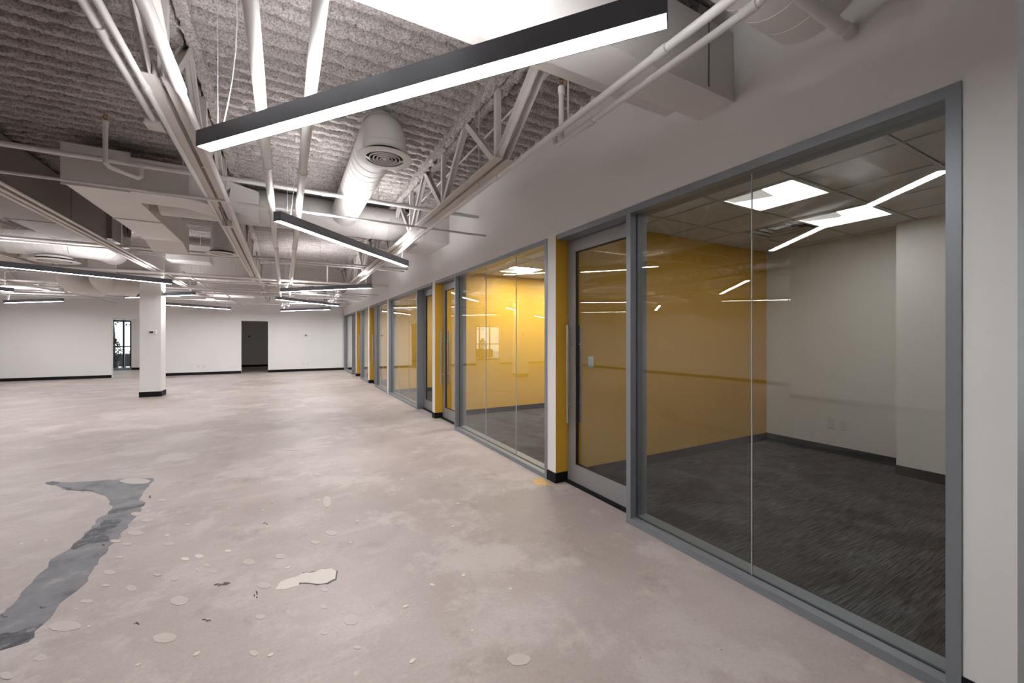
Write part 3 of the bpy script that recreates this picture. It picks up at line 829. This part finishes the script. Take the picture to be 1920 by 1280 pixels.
def rect_duct(x0, x1, y0, y1, z0, z1, label, flanges=(), axis='x', mat='duct', name='rectangular_duct', hang=None):
    t = thing(name, ((x0 + x1) / 2, (y0 + y1) / 2, z0), label, 'duct')
    MB().box(x0, x1, y0, y1, z0, z1).build('duct_body', mat, t)
    e = 0.006
    for p in flanges:
        b = MB(); w = 0.012
        if axis == 'x':
            b.box(p - w, p + w, y0 - e, y1 + e, z0 - e, z0).box(p - w, p + w, y0 - e, y0, z0, z1).box(p - w, p + w, y1, y1 + e, z0, z1)
        else:
            b.box(x0 - e, x1 + e, p - w, p + w, z0 - e, z0).box(x0 - e, x0, p - w, p + w, z0, z1).box(x1, x1 + e, p - w, p + w, z0, z1)
        b.build('flange', mat, t)
    if hang:
        for p in hang:
            for q in ((y0 + 0.01, y1 - 0.01) if axis == 'x' else (x0 + 0.01, x1 - 0.01)):
                c = (p, q) if axis == 'x' else (q, p)
                MB().box(c[0] - 0.004, c[0] + 0.004, c[1] - 0.004, c[1] + 0.004, z1, DECK).build('hanger_rod', 'steel', t)
    return t

# near rectangular duct over the nearest office window
t = rect_duct(0.02, WX - 0.002, 1.50, 1.735, 2.83, 3.24, 'white rectangular duct crossing above the near pendant light into the office wall', [])
MB().box(2.10, 2.104, 1.497, 1.50, 2.836, 3.24).build('seam', 'dark_hole', t)
MB().box(0.02, WX - 0.002, 1.494, 1.50, 2.83, 2.85).build('edge_strip', 'duct', t)
round_duct([(1.30, 1.08, 3.17), (WX - 0.002, 1.08, 3.17)], 0.22, 'large round white duct at the top right entering the office wall', 0.16)

# drop duct and diffuser in the middle of the bay
dp = arc_path((0.745, 3.60, 3.006), (0.745, 3.60, 3.22), (0.745, 6.34, 3.22), 0.19, 8)
t = round_duct(dp, 0.178, 'white round duct elbowing down to a diffuser between the joists', 0)
MB().tube([(0.745, 3.60, 3.02), (0.745, 3.60, 3.03), (0.745, 3.60, 3.06), (0.745, 3.60, 3.065)], [0.178, 0.183, 0.183, 0.178], 32, False).build('collar', 'duct', t, True)
MB().tube([(0.745, 3.66, 3.22), (0.745, 3.67, 3.22), (0.745, 3.70, 3.22)], [0.176, 0.184, 0.176], 32, False).build('collar', 'duct', t, True)
seam_rings([(0.745, 3.95, 3.22), (0.745, 5.3, 3.22)], 0.178, 0.14).build('seam', 'duct', t, True)
diffuser((0.745, 3.60, 2.955), 0.225, 'round white diffuser with black rings hanging under the near drop duct')

# big round trunk duct crossing the bay, boxed at the wall
round_duct([(-1.36, 6.62, 3.22), (1.90, 6.62, 3.22)], 0.243, 'large round white trunk duct crossing behind the second pendant light', 0.22)
rect_duct(1.90, WX - 0.002, 6.34, 7.4, 2.965, 3.465, 'boxed white duct end where the round trunk duct meets the office wall', [], 'x')

# branch box on the left with its sloping transition
t = thing('branch_duct', (-1.64, 6.5, 2.95), 'white rectangular branch duct with L shaped underside left of the strapped joist', 'duct')
MB().prism([(-1.90, 5.62), (-0.92, 5.62), (-0.30, 6.16), (-0.30, 6.36), (-0.74, 6.36), (-1.02, 6.06), (-1.425, 6.06), (-1.425, 8.2), (-1.90, 8.2)], 2.95, 3.30).build('duct_body', 'duct', t)
MB().box(-1.91, -1.40, 5.60, 5.62, 2.93, 3.34).build('end_flange', 'duct', t)
MB().box(-1.90, -1.425, 6.95, 6.975, 2.938, 2.95).build('seam_strip', 'duct', t)
MB().box(-1.425, -1.41, 6.4, 6.43, 2.95, 3.30).build('seam_strip', 'duct', t)
# shoe piece at the far end of the branch
t = thing('branch_duct', (-1.6, 8.6, 2.8), 'white tapered shoe of ductwork at the far end of the branch duct', 'duct')
MB()._add([(-1.90, 8.2, 2.97), (-1.43, 8.2, 2.97), (-1.43, 8.75, 2.85), (-1.90, 8.75, 2.85), (-1.90, 8.2, 3.30), (-1.43, 8.2, 3.30), (-1.43, 8.75, 3.30), (-1.90, 8.75, 3.30)],
          [(3, 2, 1, 0), (4, 5, 6, 7), (0, 1, 5, 4), (1, 2, 6, 5), (2, 3, 7, 6), (3, 0, 4, 7)]).build('duct_body', 'duct', t)

# dull grey duct along the left with a round spigot painted dark inside
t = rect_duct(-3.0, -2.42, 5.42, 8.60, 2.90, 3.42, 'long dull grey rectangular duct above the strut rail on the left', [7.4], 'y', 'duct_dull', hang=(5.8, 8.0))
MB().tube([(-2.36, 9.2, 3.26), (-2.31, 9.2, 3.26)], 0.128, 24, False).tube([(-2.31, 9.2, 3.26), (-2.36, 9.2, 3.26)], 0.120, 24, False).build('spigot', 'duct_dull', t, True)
MB().tube([(-2.365, 9.2, 3.26), (-2.355, 9.2, 3.26)], 0.121, 24).build('spigot_shade_disc', 'dark_hole', t)  # black disc painted in for the shaded inside of the spigot
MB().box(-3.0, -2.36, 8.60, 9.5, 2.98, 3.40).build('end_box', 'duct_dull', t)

# diffuser drops further back
round_duct([(-0.98, 8.85, 2.96), (-0.98, 8.85, 3.52)], 0.165, 'round white drop duct behind the strapped joist', 0)
diffuser((-0.98, 8.85, 2.91), 0.245, 'round diffuser left of the strapped joist beyond the branch duct')
round_duct([(-8.4, 10.30, 3.10), (-3.36, 10.30, 3.10)], 0.215, 'large spiral duct crossing at the far left', 0.12)
dp = arc_path((-3.355, 10.30, 3.10), (-2.98, 10.30, 3.10), (-2.98, 10.95, 3.10), 0.30, 6)
round_duct(dp, 0.214, 'white elbow at the right end of the far left spiral duct', 0.10)
round_duct([(-3.58, 10.30, 2.845), (-3.58, 10.30, 2.878)], 0.22, 'short white collar under the far left spiral duct', 0)
diffuser((-3.58, 10.30, 2.79), 0.32, 'wide round diffuser under the far left spiral duct')
for xx, yy, w in ((-4.10, 12.45, 'left'), (-3.52, 12.25, 'right')):
    dp = arc_path((xx, yy, 3.45), (xx, yy, 2.62), (xx + 0.45, yy + 0.35, 2.62), 0.22, 6)
    round_duct(dp, 0.225, 'thick round duct dropping and turning beside the column, %s of the pair' % w, 0.16)
dp = arc_path((WX - 0.01, 13.75, 3.18), (0.62, 13.75, 3.18), (0.62, 13.75, 2.86), 0.16, 6)
round_duct(dp, 0.13, 'slim white duct from the office wall elbowing down near the far pendants', 0)
diffuser((0.62, 13.75, 2.80), 0.22, 'round diffuser on the slim duct near the far pendants')
rect_duct(-2.05, -1.35, 10.3, 10.8, 2.98, 3.30, 'small white rectangular duct box beyond the branch duct', [], 'x', hang=(-1.9, -1.5))
rect_duct(-8.4, -4.6, 15.6, 16.1, 2.95, 3.35, 'white rectangular duct high at the far left near the far wall', [-7.4, -6.2, -5.0], hang=(-7.0, -5.2))
rect_duct(-2.6, 0.3, 17.2, 17.55, 3.0, 3.3, 'white rectangular duct high before the dark doorway', [-1.6, -0.6], hang=(-2.2, 0.0))
round_duct([(-8.4, 18.6, 3.1), (-1.0, 18.6, 3.1)], 0.15, 'slim round duct along the top of the far wall', 0.6)

# ------------------------------------------------------------------ pipes and conduits
def pipe(path, r, label, couplings=(), hangers=(), name='ceiling_pipe', cat='pipe', n=14, mat='pipe', group=None):
    t = thing(name, path[0], label, cat, group)
    MB().tube(path, r, n).build('pipe_run', mat, t, True)
    rr = r[-1] if isinstance(r, list) else r
    for c, ax in couplings:
        c = Vector(c); d = Vector(ax).normalized() * 0.035
        MB().tube([c - d, c - d * 0.9, c + d * 0.9, c + d], [rr, rr * 1.22, rr * 1.22, rr], n).build('coupling', mat, t, True)
    for h in hangers:
        h = Vector(h)
        MB().tube([h, (h.x, h.y, DECK)], 0.004, 6).build('hanger_rod', 'steel', t)
    return t
YX = (0, 1, 0); XX = (1, 0, 0)
ys = [3.6, 6.65, 9.7, 12.7, 15.7]
pipe([(-0.117, 0.3, 2.72), (-0.117, 18.8, 2.72)], 0.029, 'left of the two parallel white pipes running straight down the hall', [((-0.117, y, 2.72), YX) for y in ys], [(-0.117, y + 0.5, 2.75) for y in ys])
pipe([(0.118, 0.3, 2.72), (0.118, 18.8, 2.72)], 0.029, 'right of the two parallel white pipes running straight down the hall', [((0.118, y, 2.72), YX) for y in ys], [(0.118, y + 0.5, 2.75) for y in ys])
# pipes beside the office wall
ta = pipe([(1.49, 0.2, 2.725), (1.49, 12.4, 2.725)], 0.0195, 'white sprinkler pipe running along the office wall under the joist', [((1.49, y, 2.725), YX) for y in (1.3, 2.95, 4.9, 7.0, 9.2)], [(1.49, y, 2.745) for y in (2.0, 3.3)])
pipe(arc_path((1.575, 0.86, 3.05), (1.575, 0.86, 2.705), (1.575, 2.1, 2.705), 0.06) + arc_path((1.575, 2.12, 2.705), (1.575, 2.26, 2.705), (1.575, 2.26, 2.80), 0.05), 0.017, 'short white sprinkler pipe beside the wall pipe, turning up at both ends', [((1.575, 1.9, 2.705), YX), ((1.575, 0.95, 2.705), YX)])
pipe([(1.63, 2.1, 3.30), (1.63, 12.8, 3.30)], 0.009, 'thin conduit running behind the webs of the joist at the office wall', n=8)
pipe([(1.60, 2.9, 2.86), (1.60, 12.2, 2.86)], 0.012, 'thin conduit beside the bottom chord of the joist at the office wall', n=8)
pipe([(1.2, 0.93, 2.87), (WX, 0.93, 2.87)], 0.027, 'white pipe stub entering the wall at the top right', [((2.30, 0.93, 2.87), XX)])
# pipes strapped to the left joist
pipe([(-0.735, 0.4, 2.84), (-0.745, 3.42, 2.84)], 0.019, 'white conduit ending at a junction box, left of the strapped joist', [((-0.737, 2.55, 2.84), YX)])
pipe([(-0.68, 0.4, 2.825), (-0.68, 12.2, 2.825)], 0.0165, 'white conduit along the left edge of the strapped joist', [((-0.68, y, 2.825), YX) for y in (3.0, 5.6, 8.4)])
pipe([(-0.505, 0.4, 2.80), (-0.505, 2.86, 2.80), (-0.505, 2.90, 2.80), (-0.505, 12.2, 2.80)], [0.030, 0.030, 0.021, 0.021], 'white pipe strapped along the right edge of the joist', [((-0.505, y, 2.80), YX) for y in (5.3, 8.1)])
jb = thing('junction_box', (-0.745, 3.5, 2.80), 'small white junction box at the end of the conduit by the strapped joist', 'junction box')
MB().box(-0.785, -0.705, 3.42, 3.52, 2.81, 2.87).build('box_body', 'steel', jb); MB().box(-0.79, -0.70, 3.415, 3.525, 2.804, 2.81).build('cover_plate', 'steel', jb)
jb = thing('junction_box', (-0.60, 5.95, 2.76), 'open junction box with wires under the strapped joist', 'junction box')
MB().box(-0.66, -0.56, 5.9, 6.0, 2.765, 2.83).build('box_body', 'steel', jb)
MB().tube([(-0.62, 5.92, 2.77), (-0.60, 5.80, 2.74), (-0.61, 5.55, 2.80), (-0.62, 5.35, 2.83)], 0.005, 6).build('wire', 'black', jb, True)
MB().tube([(-0.63, 5.97, 2.77), (-0.64, 5.80, 2.75), (-0.63, 5.60, 2.82)], 0.004, 6).build('wire', 'wire', jb, True)

# cross pipes
pipe([(XL, 5.20, 3.10), (WX, 5.20, 3.10)], 0.024, 'white cross pipe in front of the branch duct and trunk duct', [((x, 5.20, 3.10), XX) for x in (-1.22, 0.4, -3.0)], [(-0.9, 5.2, 3.12), (1.0, 5.2, 3.12)])
pipe([(-5.0, 4.95, 2.79), (WX, 4.95, 2.79)], 0.013, 'thin white cross conduit below the first cross pipe', [((0.28, 4.95, 2.79), XX)], n=10)
pipe([(XL, 8.92, 2.93), (WX, 8.92, 2.93)], 0.020, 'white cross pipe in front of the small left diffuser', [((-3.6, 8.92, 2.93), XX)], [(-2.6, 8.92, 2.94), (0.6, 8.92, 2.94)])
pipe([(XL, 9.25, 2.93), (WX, 9.25, 2.93)], 0.013, 'thin cross conduit just beyond the small left diffuser', n=10)
pipe([(XL, 10.95, 2.78), (WX, 10.95, 2.78)], 0.028, 'thick white cross pipe beyond the spiral duct', [((x, 10.95, 2.78), XX) for x in (-5.6, -2.6, 0.2)], [(-1.6, 10.95, 2.80)])
pipe([(-4.8, 11.5, 2.72), (1.2, 11.5, 2.72)], 0.016, 'white cross conduit under the thick cross pipe', [((-1.6, 11.5, 2.72), XX)], [(-1.1, 11.5, 2.72), (-2.3, 11.5, 2.72)], n=10)
pipe([(-2.5, 12.1, 2.78), (-2.0, 12.1, 2.78), (-2.0, 12.1, 2.66), (WX, 12.1, 2.66)], 0.015, 'white cross conduit stepping down before the girder', [((0.4, 12.1, 2.66), XX)], n=10)
pipe([(XL, 12.78, 2.94), (WX, 12.78, 2.94)], 0.022, 'white cross pipe just before the girder', [((-1.1, 12.78, 2.94), XX)], [(-0.9, 12.78, 2.94)])
for i, (yy, zz, r, w) in enumerate([(14.1, 2.79, 0.018, 'first'), (15.2, 2.78, 0.024, 'second'), (16.1, 2.92, 0.016, 'third'), (16.9, 2.79, 0.02, 'fourth'), (18.0, 2.79, 0.02, 'fifth'), (18.9, 2.79, 0.016, 'sixth')]):
    pipe([(XL, yy, zz), (WX, yy, zz)], r, '%s white cross pipe beyond the girder counting towards the far wall' % w, [((-3.5 + i * 0.7, yy, zz), XX)], [(-2.0 + i * 0.5, yy, zz)], n=10)
for i, (x, y0, y1, z, w) in enumerate([(-1.5, 13.5, 19.8, 2.70, 'above the dark doorway'), (0.7, 14.0, 19.8, 2.86, 'above the farthest pendant'), (-3.8, 14.0, 19.8, 2.72, 'left of the column'), (-5.3, 8.0, 19.8, 2.70, 'far left of the column'), (-1.9, 10.9, 16.0, 2.84, 'right of the column')]):
    pipe([(x, y0, z), (x, y1, z)], 0.016, 'white conduit running lengthwise high in the hall, ' + w, [((x, (y0 + y1) / 2, z), YX)], [(x, y0 + 1.0, z)], n=10)

# strut rail on the left
t = thing('strut_rail', (-2.34, 3.2, 2.80), 'long double steel strut rail slanting towards the column on the left', 'strut rail')
for s in (-1, 1):
    MB().box(*sorted((-2.33 + s * 0.012, -2.33 + s * 0.055)), 3.2, 19.9, 2.80, 2.808).box(*sorted((-2.33 + s * 0.012, -2.33 + s * 0.018)), 3.2, 19.9, 2.808, 2.87).build('rail_half', 'steel', t)
for yy in (5.3, 8.9, 11.9, 14.4, 17.0):
    MB().box(-2.335, -2.325, yy - 0.02, yy + 0.02, 2.81, DECK).build('hanger_strap', 'steel', t)
MB().tube([(-2.245, 3.2, 2.83), (-2.245, 19.0, 2.83)], 0.016, 10).build('conduit', 'pipe', t, True)

# sprinklers
def sprinkler(path, r, label):
    t = thing('fire_sprinkler', path[-1], label, 'sprinkler', 'upright fire sprinklers')
    MB().tube(path, r, 12).build('riser', 'pipe', t, True)
    p = Vector(path[-1])
    MB().tube([p - Vector((0, 0, 0.05)), p - Vector((0, 0, 0.045)), p - Vector((0, 0, 0.005)), p], [r, r * 1.3, r * 1.3, r], 12).build('reducer', 'pipe', t, True)
    MB().tube([p, p + Vector((0, 0, 0.02))], 0.009, 10).bar(p + Vector((0.010, 0, 0.018)), p + Vector((0.010, 0, 0.05)), 0.004, 0.006).bar(p + Vector((-0.010, 0, 0.018)), p + Vector((-0.010, 0, 0.05)), 0.004, 0.006).build('sprinkler_head', 'copper', t)
    MB().lathe((p.x, p.y, p.z + 0.05), [(0.0, 0.0), (0.017, 0.0), (0.017, 0.003), (0.0, 0.003)], 16).build('deflector', 'copper', t)
    return t
sprinkler([(-1.22, 5.20, 3.075), (-1.22, 5.20, 2.99), (-1.24, 5.18, 2.965), (-1.38, 4.97, 2.965), (-1.40, 4.94, 2.99), (-1.40, 4.94, 3.36)], 0.019, 'upright sprinkler on a crooked white riser left of the strapped joist')
sprinkler([(1.555, 2.16, 2.722), (1.555, 2.16, 3.05)], 0.017, 'upright sprinkler on a white riser beside the near duct at the office wall')
sprinkler([(-3.9, 8.92, 2.95), (-3.9, 8.92, 3.3)], 0.016, 'small upright sprinkler on the far left cross pipe')
sprinkler([(0.9, 10.95, 2.80), (0.9, 10.95, 3.3)], 0.016, 'small upright sprinkler on the thick cross pipe beyond the third pendant')

# ------------------------------------------------------------------ pendant lights
LZ, LL = 2.495, 2.44
def make_pendant():
    t = thing('pendant_light', (0, 0, 0), '', 'pendant light', 'long linear pendant lights')
    h = LL / 2; w, H = 0.040, 0.088
    MB().box(-h, h, -w, -w + 0.004, 0.0, H).box(-h, h, w - 0.004, w, 0.0, H).box(-h, h, -w + 0.004, -w + 0.012, H - 0.004, H).box(-h, h, w - 0.012, w - 0.004, H - 0.004, H).build('housing', 'housing', t)
    MB().box(-h + 0.004, h - 0.004, -w + 0.004, w - 0.004, 0.002, 0.008).build('lower_lens', 'down', t)
    MB().box(-h + 0.004, h - 0.004, -w + 0.013, w - 0.013, H - 0.010, H - 0.006).build('upper_lens', 'up', t)
    for s in (-1, 1):
        MB().box(*sorted((s * h, s * (h + 0.004))), -w, w, 0.0, H).build('end_cap', 'housing', t)
        c = MB().tube([(s * (h - 0.12), 0, H - 0.006), (s * (h - 0.12), 0, DECK - 0.03 - LZ)], 0.0016, 6).build('hanging_cable', 'wire', t)
        MB().tube([(s * (h - 0.12), 0, H - 0.006), (s * (h - 0.12), 0, H + 0.03)], 0.006, 8).build('cable_grip', 'chrome', c)
    P = [(-(h - 0.16), 0, H - 0.004), (-(h - 0.17), 0.01, H + 0.10), (-(h - 0.30), 0.03, 0.5), (-(h - 0.22), 0.02, DECK - 0.03 - LZ)]
    P = [Vector(p) for p in P]
    path = [P[0]] + [(P[0] * (1 - u) ** 3 + P[1] * 3 * u * (1 - u) ** 2 + P[2] * 3 * u * u * (1 - u) + P[3] * u ** 3) for u in (0.15, 0.3, 0.45, 0.6, 0.75, 0.9)] + [P[3]]
    MB().tube(path, 0.003, 6).build('power_cord', 'wire', t, True)
    return t

def copy_tree(o, parent=None):
    c = o.copy(); COL.objects.link(c)
    if parent is not None: c.parent = parent
    for ch in o.children: copy_tree(ch, c)
    return c

PEND = [((-0.39, 2.85), (1.11, 0.97), 'nearest long charcoal pendant light, glowing above the camera'),
        ((-0.09, 4.27), (1.60, 6.14), 'charcoal linear pendant light slanting towards the office wall, second from the camera'),
        ((-0.055, 10.85), (1.57, 9.10), 'third charcoal linear pendant light along the office wall'),
        ((-0.20, 13.05), (1.52, 14.70), 'fourth charcoal linear pendant light along the office wall'),
        ((-0.15, 18.5), (1.45, 16.65), 'charcoal linear pendant light closest to the far wall in front of the thermostat'),
        ((-3.90, 8.95), (-2.03, 10.27), 'charcoal linear pendant light cut by the left picture edge, ending before the column'),
        ((-3.69, 14.4), (-1.95, 12.62), 'charcoal linear pendant light passing behind the column top'),
        ((-3.50, 16.75), (-1.87, 18.25), 'charcoal linear pendant light beyond the column near the far wall'),
        ((-7.45, 18.3), (-5.6, 16.6), 'charcoal linear pendant light in front of the left part of the far wall'),
        ((-7.2, 12.1), (-5.5, 13.8), 'short visible end of a charcoal pendant light at the left edge'),
        ((-4.40, 6.25), (-2.65, 4.50), 'charcoal pendant light left of the camera, mirrored in the nearest glass'),
        ((-5.9, 9.4), (-7.6, 11.1), 'charcoal pendant light near the left wall, mirrored end on in the nearest glass'),
        ((-6.2, 7.4), (-7.9, 5.8), 'charcoal pendant light at the left wall, mirrored in the glass')]
proto = make_pendant()
for i, (a, b, lab) in enumerate(PEND):
    o = proto if i == 0 else copy_tree(proto)
    a, b = Vector(a), Vector(b); m = (a + b) / 2; d = (b - a)
    o.location = (m.x, m.y, LZ); o.rotation_euler = (0, 0, math.atan2(d.y, d.x))
    o['label'] = lab
    if 'left of the camera' in lab:      # upper lens left unlit to keep the deck above it dark
        for ch in o.children:
            if ch.name.startswith('upper_lens'):
                ch.data = ch.data.copy(); ch.data.materials[0] = M['white_plastic']

# ------------------------------------------------------------------ wall devices
def plate(c, n, w, h, label, kind, group=None):
    """wall plate centred at c on a wall whose outward normal is n"""
    n = Vector(n); s = Vector((0, 0, 1)).cross(n); c = Vector(c)
    cat = {'outlet': 'outlet', 'switch': 'light switch', 'thermostat': 'thermostat', 'blank': 'wall plate', 'sensor': 'wall plate'}[kind]
    nm = {'outlet': 'wall_outlet', 'switch': 'light_switch', 'thermostat': 'thermostat', 'blank': 'wall_plate', 'sensor': 'wall_plate'}[kind]
    t = thing(nm, tuple(c), label, cat, group)
    def B(du0, du1, dz0, dz1, d0, d1, mat, name, chamfer=0.0):
        vs = []
        for d, k in ((d0, 0.0), (d1, chamfer)):
            for u, z in ((du0 + k, dz0 + k), (du1 - k, dz0 + k), (du1 - k, dz1 - k), (du0 + k, dz1 - k)):
                p = c + s * u + n * d; vs.append((p.x, p.y, p.z + z))
        MB()._add(vs, [(3, 2, 1, 0), (4, 5, 6, 7), (0, 1, 5, 4), (1, 2, 6, 5), (2, 3, 7, 6), (3, 0, 4, 7)]).build(name, mat, t)
    if kind == 'thermostat':
        B(-w / 2, w / 2, -h / 2, h / 2, 0, 0.025, 'white_plastic', 'case', 0.006)
        B(-w * 0.32, w * 0.12, -h * 0.18, h * 0.24, 0.025, 0.027, 'black', 'screen')
        B(w * 0.24, w * 0.34, -h * 0.1, h * 0.2, 0.025, 0.028, 'grid', 'button')
    else:
        B(-w / 2, w / 2, -h / 2, h / 2, 0, 0.006, 'white_plastic', 'cover_plate', 0.003)
        if kind == 'outlet':
            for dz in (-0.021, 0.021):
                B(-0.016, 0.016, dz - 0.014, dz + 0.014, 0.006, 0.008, 'white_plastic', 'socket', 0.001)
                for du in (-0.007, 0.007): B(du - 0.0015, du + 0.0015, dz - 0.003, dz + 0.006, 0.008, 0.0083, 'black', 'slot')
        elif kind == 'switch':
            B(-0.017, 0.017, -0.034, 0.034, 0.006, 0.010, 'white_plastic', 'rocker', 0.002)
            B(-0.008, 0.008, -0.012, -0.004, 0.010, 0.0104, 'grid', 'status_window')
        elif kind == 'blank':
            for dz in (-0.04, 0.04): B(-0.003, 0.003, dz - 0.003, dz + 0.003, 0.006, 0.0066, 'grid', 'screw')
    return t
YN = (0, -1, 0)
plate((2.775, 3.34, 1.185), YN, 0.075, 0.118, 'white rocker light switch on the yellow wall of the nearest office', 'switch')
plate((BX, 2.56, 0.372), (-1, 0, 0), 0.078, 0.12, 'blank wall plate low on the white back wall of the nearest office', 'blank')
plate((BX, 2.43, 0.372), (-1, 0, 0), 0.078, 0.12, 'electrical outlet low on the white back wall of the nearest office', 'outlet')
plate((-2.85, 13.06, 1.575), YN, 0.165, 0.105, 'white thermostat with dark screen on the square column', 'thermostat')
plate((0.80, FAR, 1.56), YN, 0.17, 0.11, 'white thermostat on the far wall right of the dark doorway', 'thermostat')
plate((-1.56, 24.4, 1.52), YN, 0.20, 0.14, 'dark thermostat seen through the dark doorway', 'thermostat')
plate((0.70, FAR, 0.33), YN, 0.078, 0.12, 'left of two low outlets on the far wall under the thermostat', 'outlet')
plate((0.88, FAR, 0.33), YN, 0.078, 0.12, 'right of two low outlets on the far wall under the thermostat', 'outlet')
plate((-2.98, FAR, 0.33), YN, 0.078, 0.12, 'left of two low outlets on the far wall right of the column', 'outlet')
plate((-2.80, FAR, 0.33), YN, 0.078, 0.12, 'right of two low outlets on the far wall right of the column', 'outlet')
plate((-5.75, 24.6, 1.17), YN, 0.075, 0.118, 'light switch beside the glazed entrance beyond the far doorway', 'switch')

# ------------------------------------------------------------------ things outside the glazed entrance
t = thing('outdoor_table', (-6.3, 25.9, 0), 'white topped table standing outside the glazed entrance', 'table')
MB().box(-6.75, -5.9, 25.6, 26.2, 0.70, 0.735).build('table_top', 'white_plastic', t)
for x, y in ((-6.7, 25.65), (-5.95, 25.65), (-6.7, 26.15), (-5.95, 26.15)):
    MB().tube([(x, y, -0.02), (x + (0.04 if x < -6.3 else -0.04), y, 0.70)], 0.016, 8).build('leg', 'black', t)
def shrub(c, rx, h, label, n=620):
    t = thing('potted_shrub', c, label, 'shrub')
    mb = MB()
    for i in range(n):
        a = random.random() * 6.283; u = random.random(); rr = rx * (0.25 + 0.75 * math.sin(math.pi * min(1, u * 0.9 + 0.1))) * random.random() ** 0.5
        p = Vector((c[0] + rr * math.cos(a), c[1] + rr * math.sin(a), c[2] + 0.35 + u * (h - 0.35)))
        d = Vector((random.gauss(0, 1), random.gauss(0, 1), random.gauss(0.3, 1))).normalized(); e = d.cross(Vector((0.3, 0.2, 1))).normalized()
        L, w = 0.09, 0.03
        mb._add([p - d * L * 0.5, p + e * w, p + d * L * 0.7, p - e * w], [(0, 1, 2, 3)])
    mb.build('foliage', 'leaf', t)['kind'] = 'stuff'
    MB().tube([(c[0], c[1], c[2] + 0.3), (c[0] + 0.02, c[1], c[2] + h * 0.7)], 0.02, 8).build('stem', 'leaf', t)
    MB().lathe(c, [(0.0, 0.0), (0.15, 0.0), (0.20, 0.38), (0.18, 0.38), (0.17, 0.34), (0.0, 0.34)], 20).build('pot', 'black', t, True)
shrub((-6.88, 25.25, -0.02), 0.32, 1.45, 'tall dark potted shrub just outside the glazed entrance')
shrub((-6.55, 27.2, -0.02), 0.30, 1.1, 'low dark potted shrub behind the white outdoor table')
def bare_tree(c, h, label):
    t = thing('street_tree', c, label, 'tree')
    mb = MB().tube([c, (c[0] + 0.03, c[1], h * 0.5), (c[0] - 0.05, c[1], h)], [0.09, 0.07, 0.04], 10); mb.build('trunk', 'leaf', t, True)
    mb = MB()
    for i in range(420):
        a = random.random() * 6.283; r = 0.9 * random.random() ** 0.5; z = h * 0.65 + random.random() * h * 0.5
        p = Vector((c[0] + r * math.cos(a), c[1] + r * math.sin(a), z)); d = Vector((random.gauss(0, 1), random.gauss(0, 1), random.gauss(0, 1))).normalized(); e = d.cross(Vector((0.3, 0.2, 1))).normalized()
        mb._add([p - d * 0.08, p + e * 0.04, p + d * 0.1, p - e * 0.04], [(0, 1, 2, 3)])
    mb.build('foliage', 'leaf', t)['kind'] = 'stuff'
pb = thing('planter_box', (-7.6, 28.6, -0.02), 'long black planter box on the paving outside the glazed entrance', 'planter')
MB().box(-9.2, -6.4, 28.4, 28.8, -0.02, 0.55).build('trough', 'black', pb); MB().box(-9.16, -6.44, 28.44, 28.76, 0.55, 0.60).build('soil', 'leaf', pb)
bare_tree((-8.2, 30.0, -0.02), 3.2, 'dark leafed street tree outside beyond the glazed entrance')
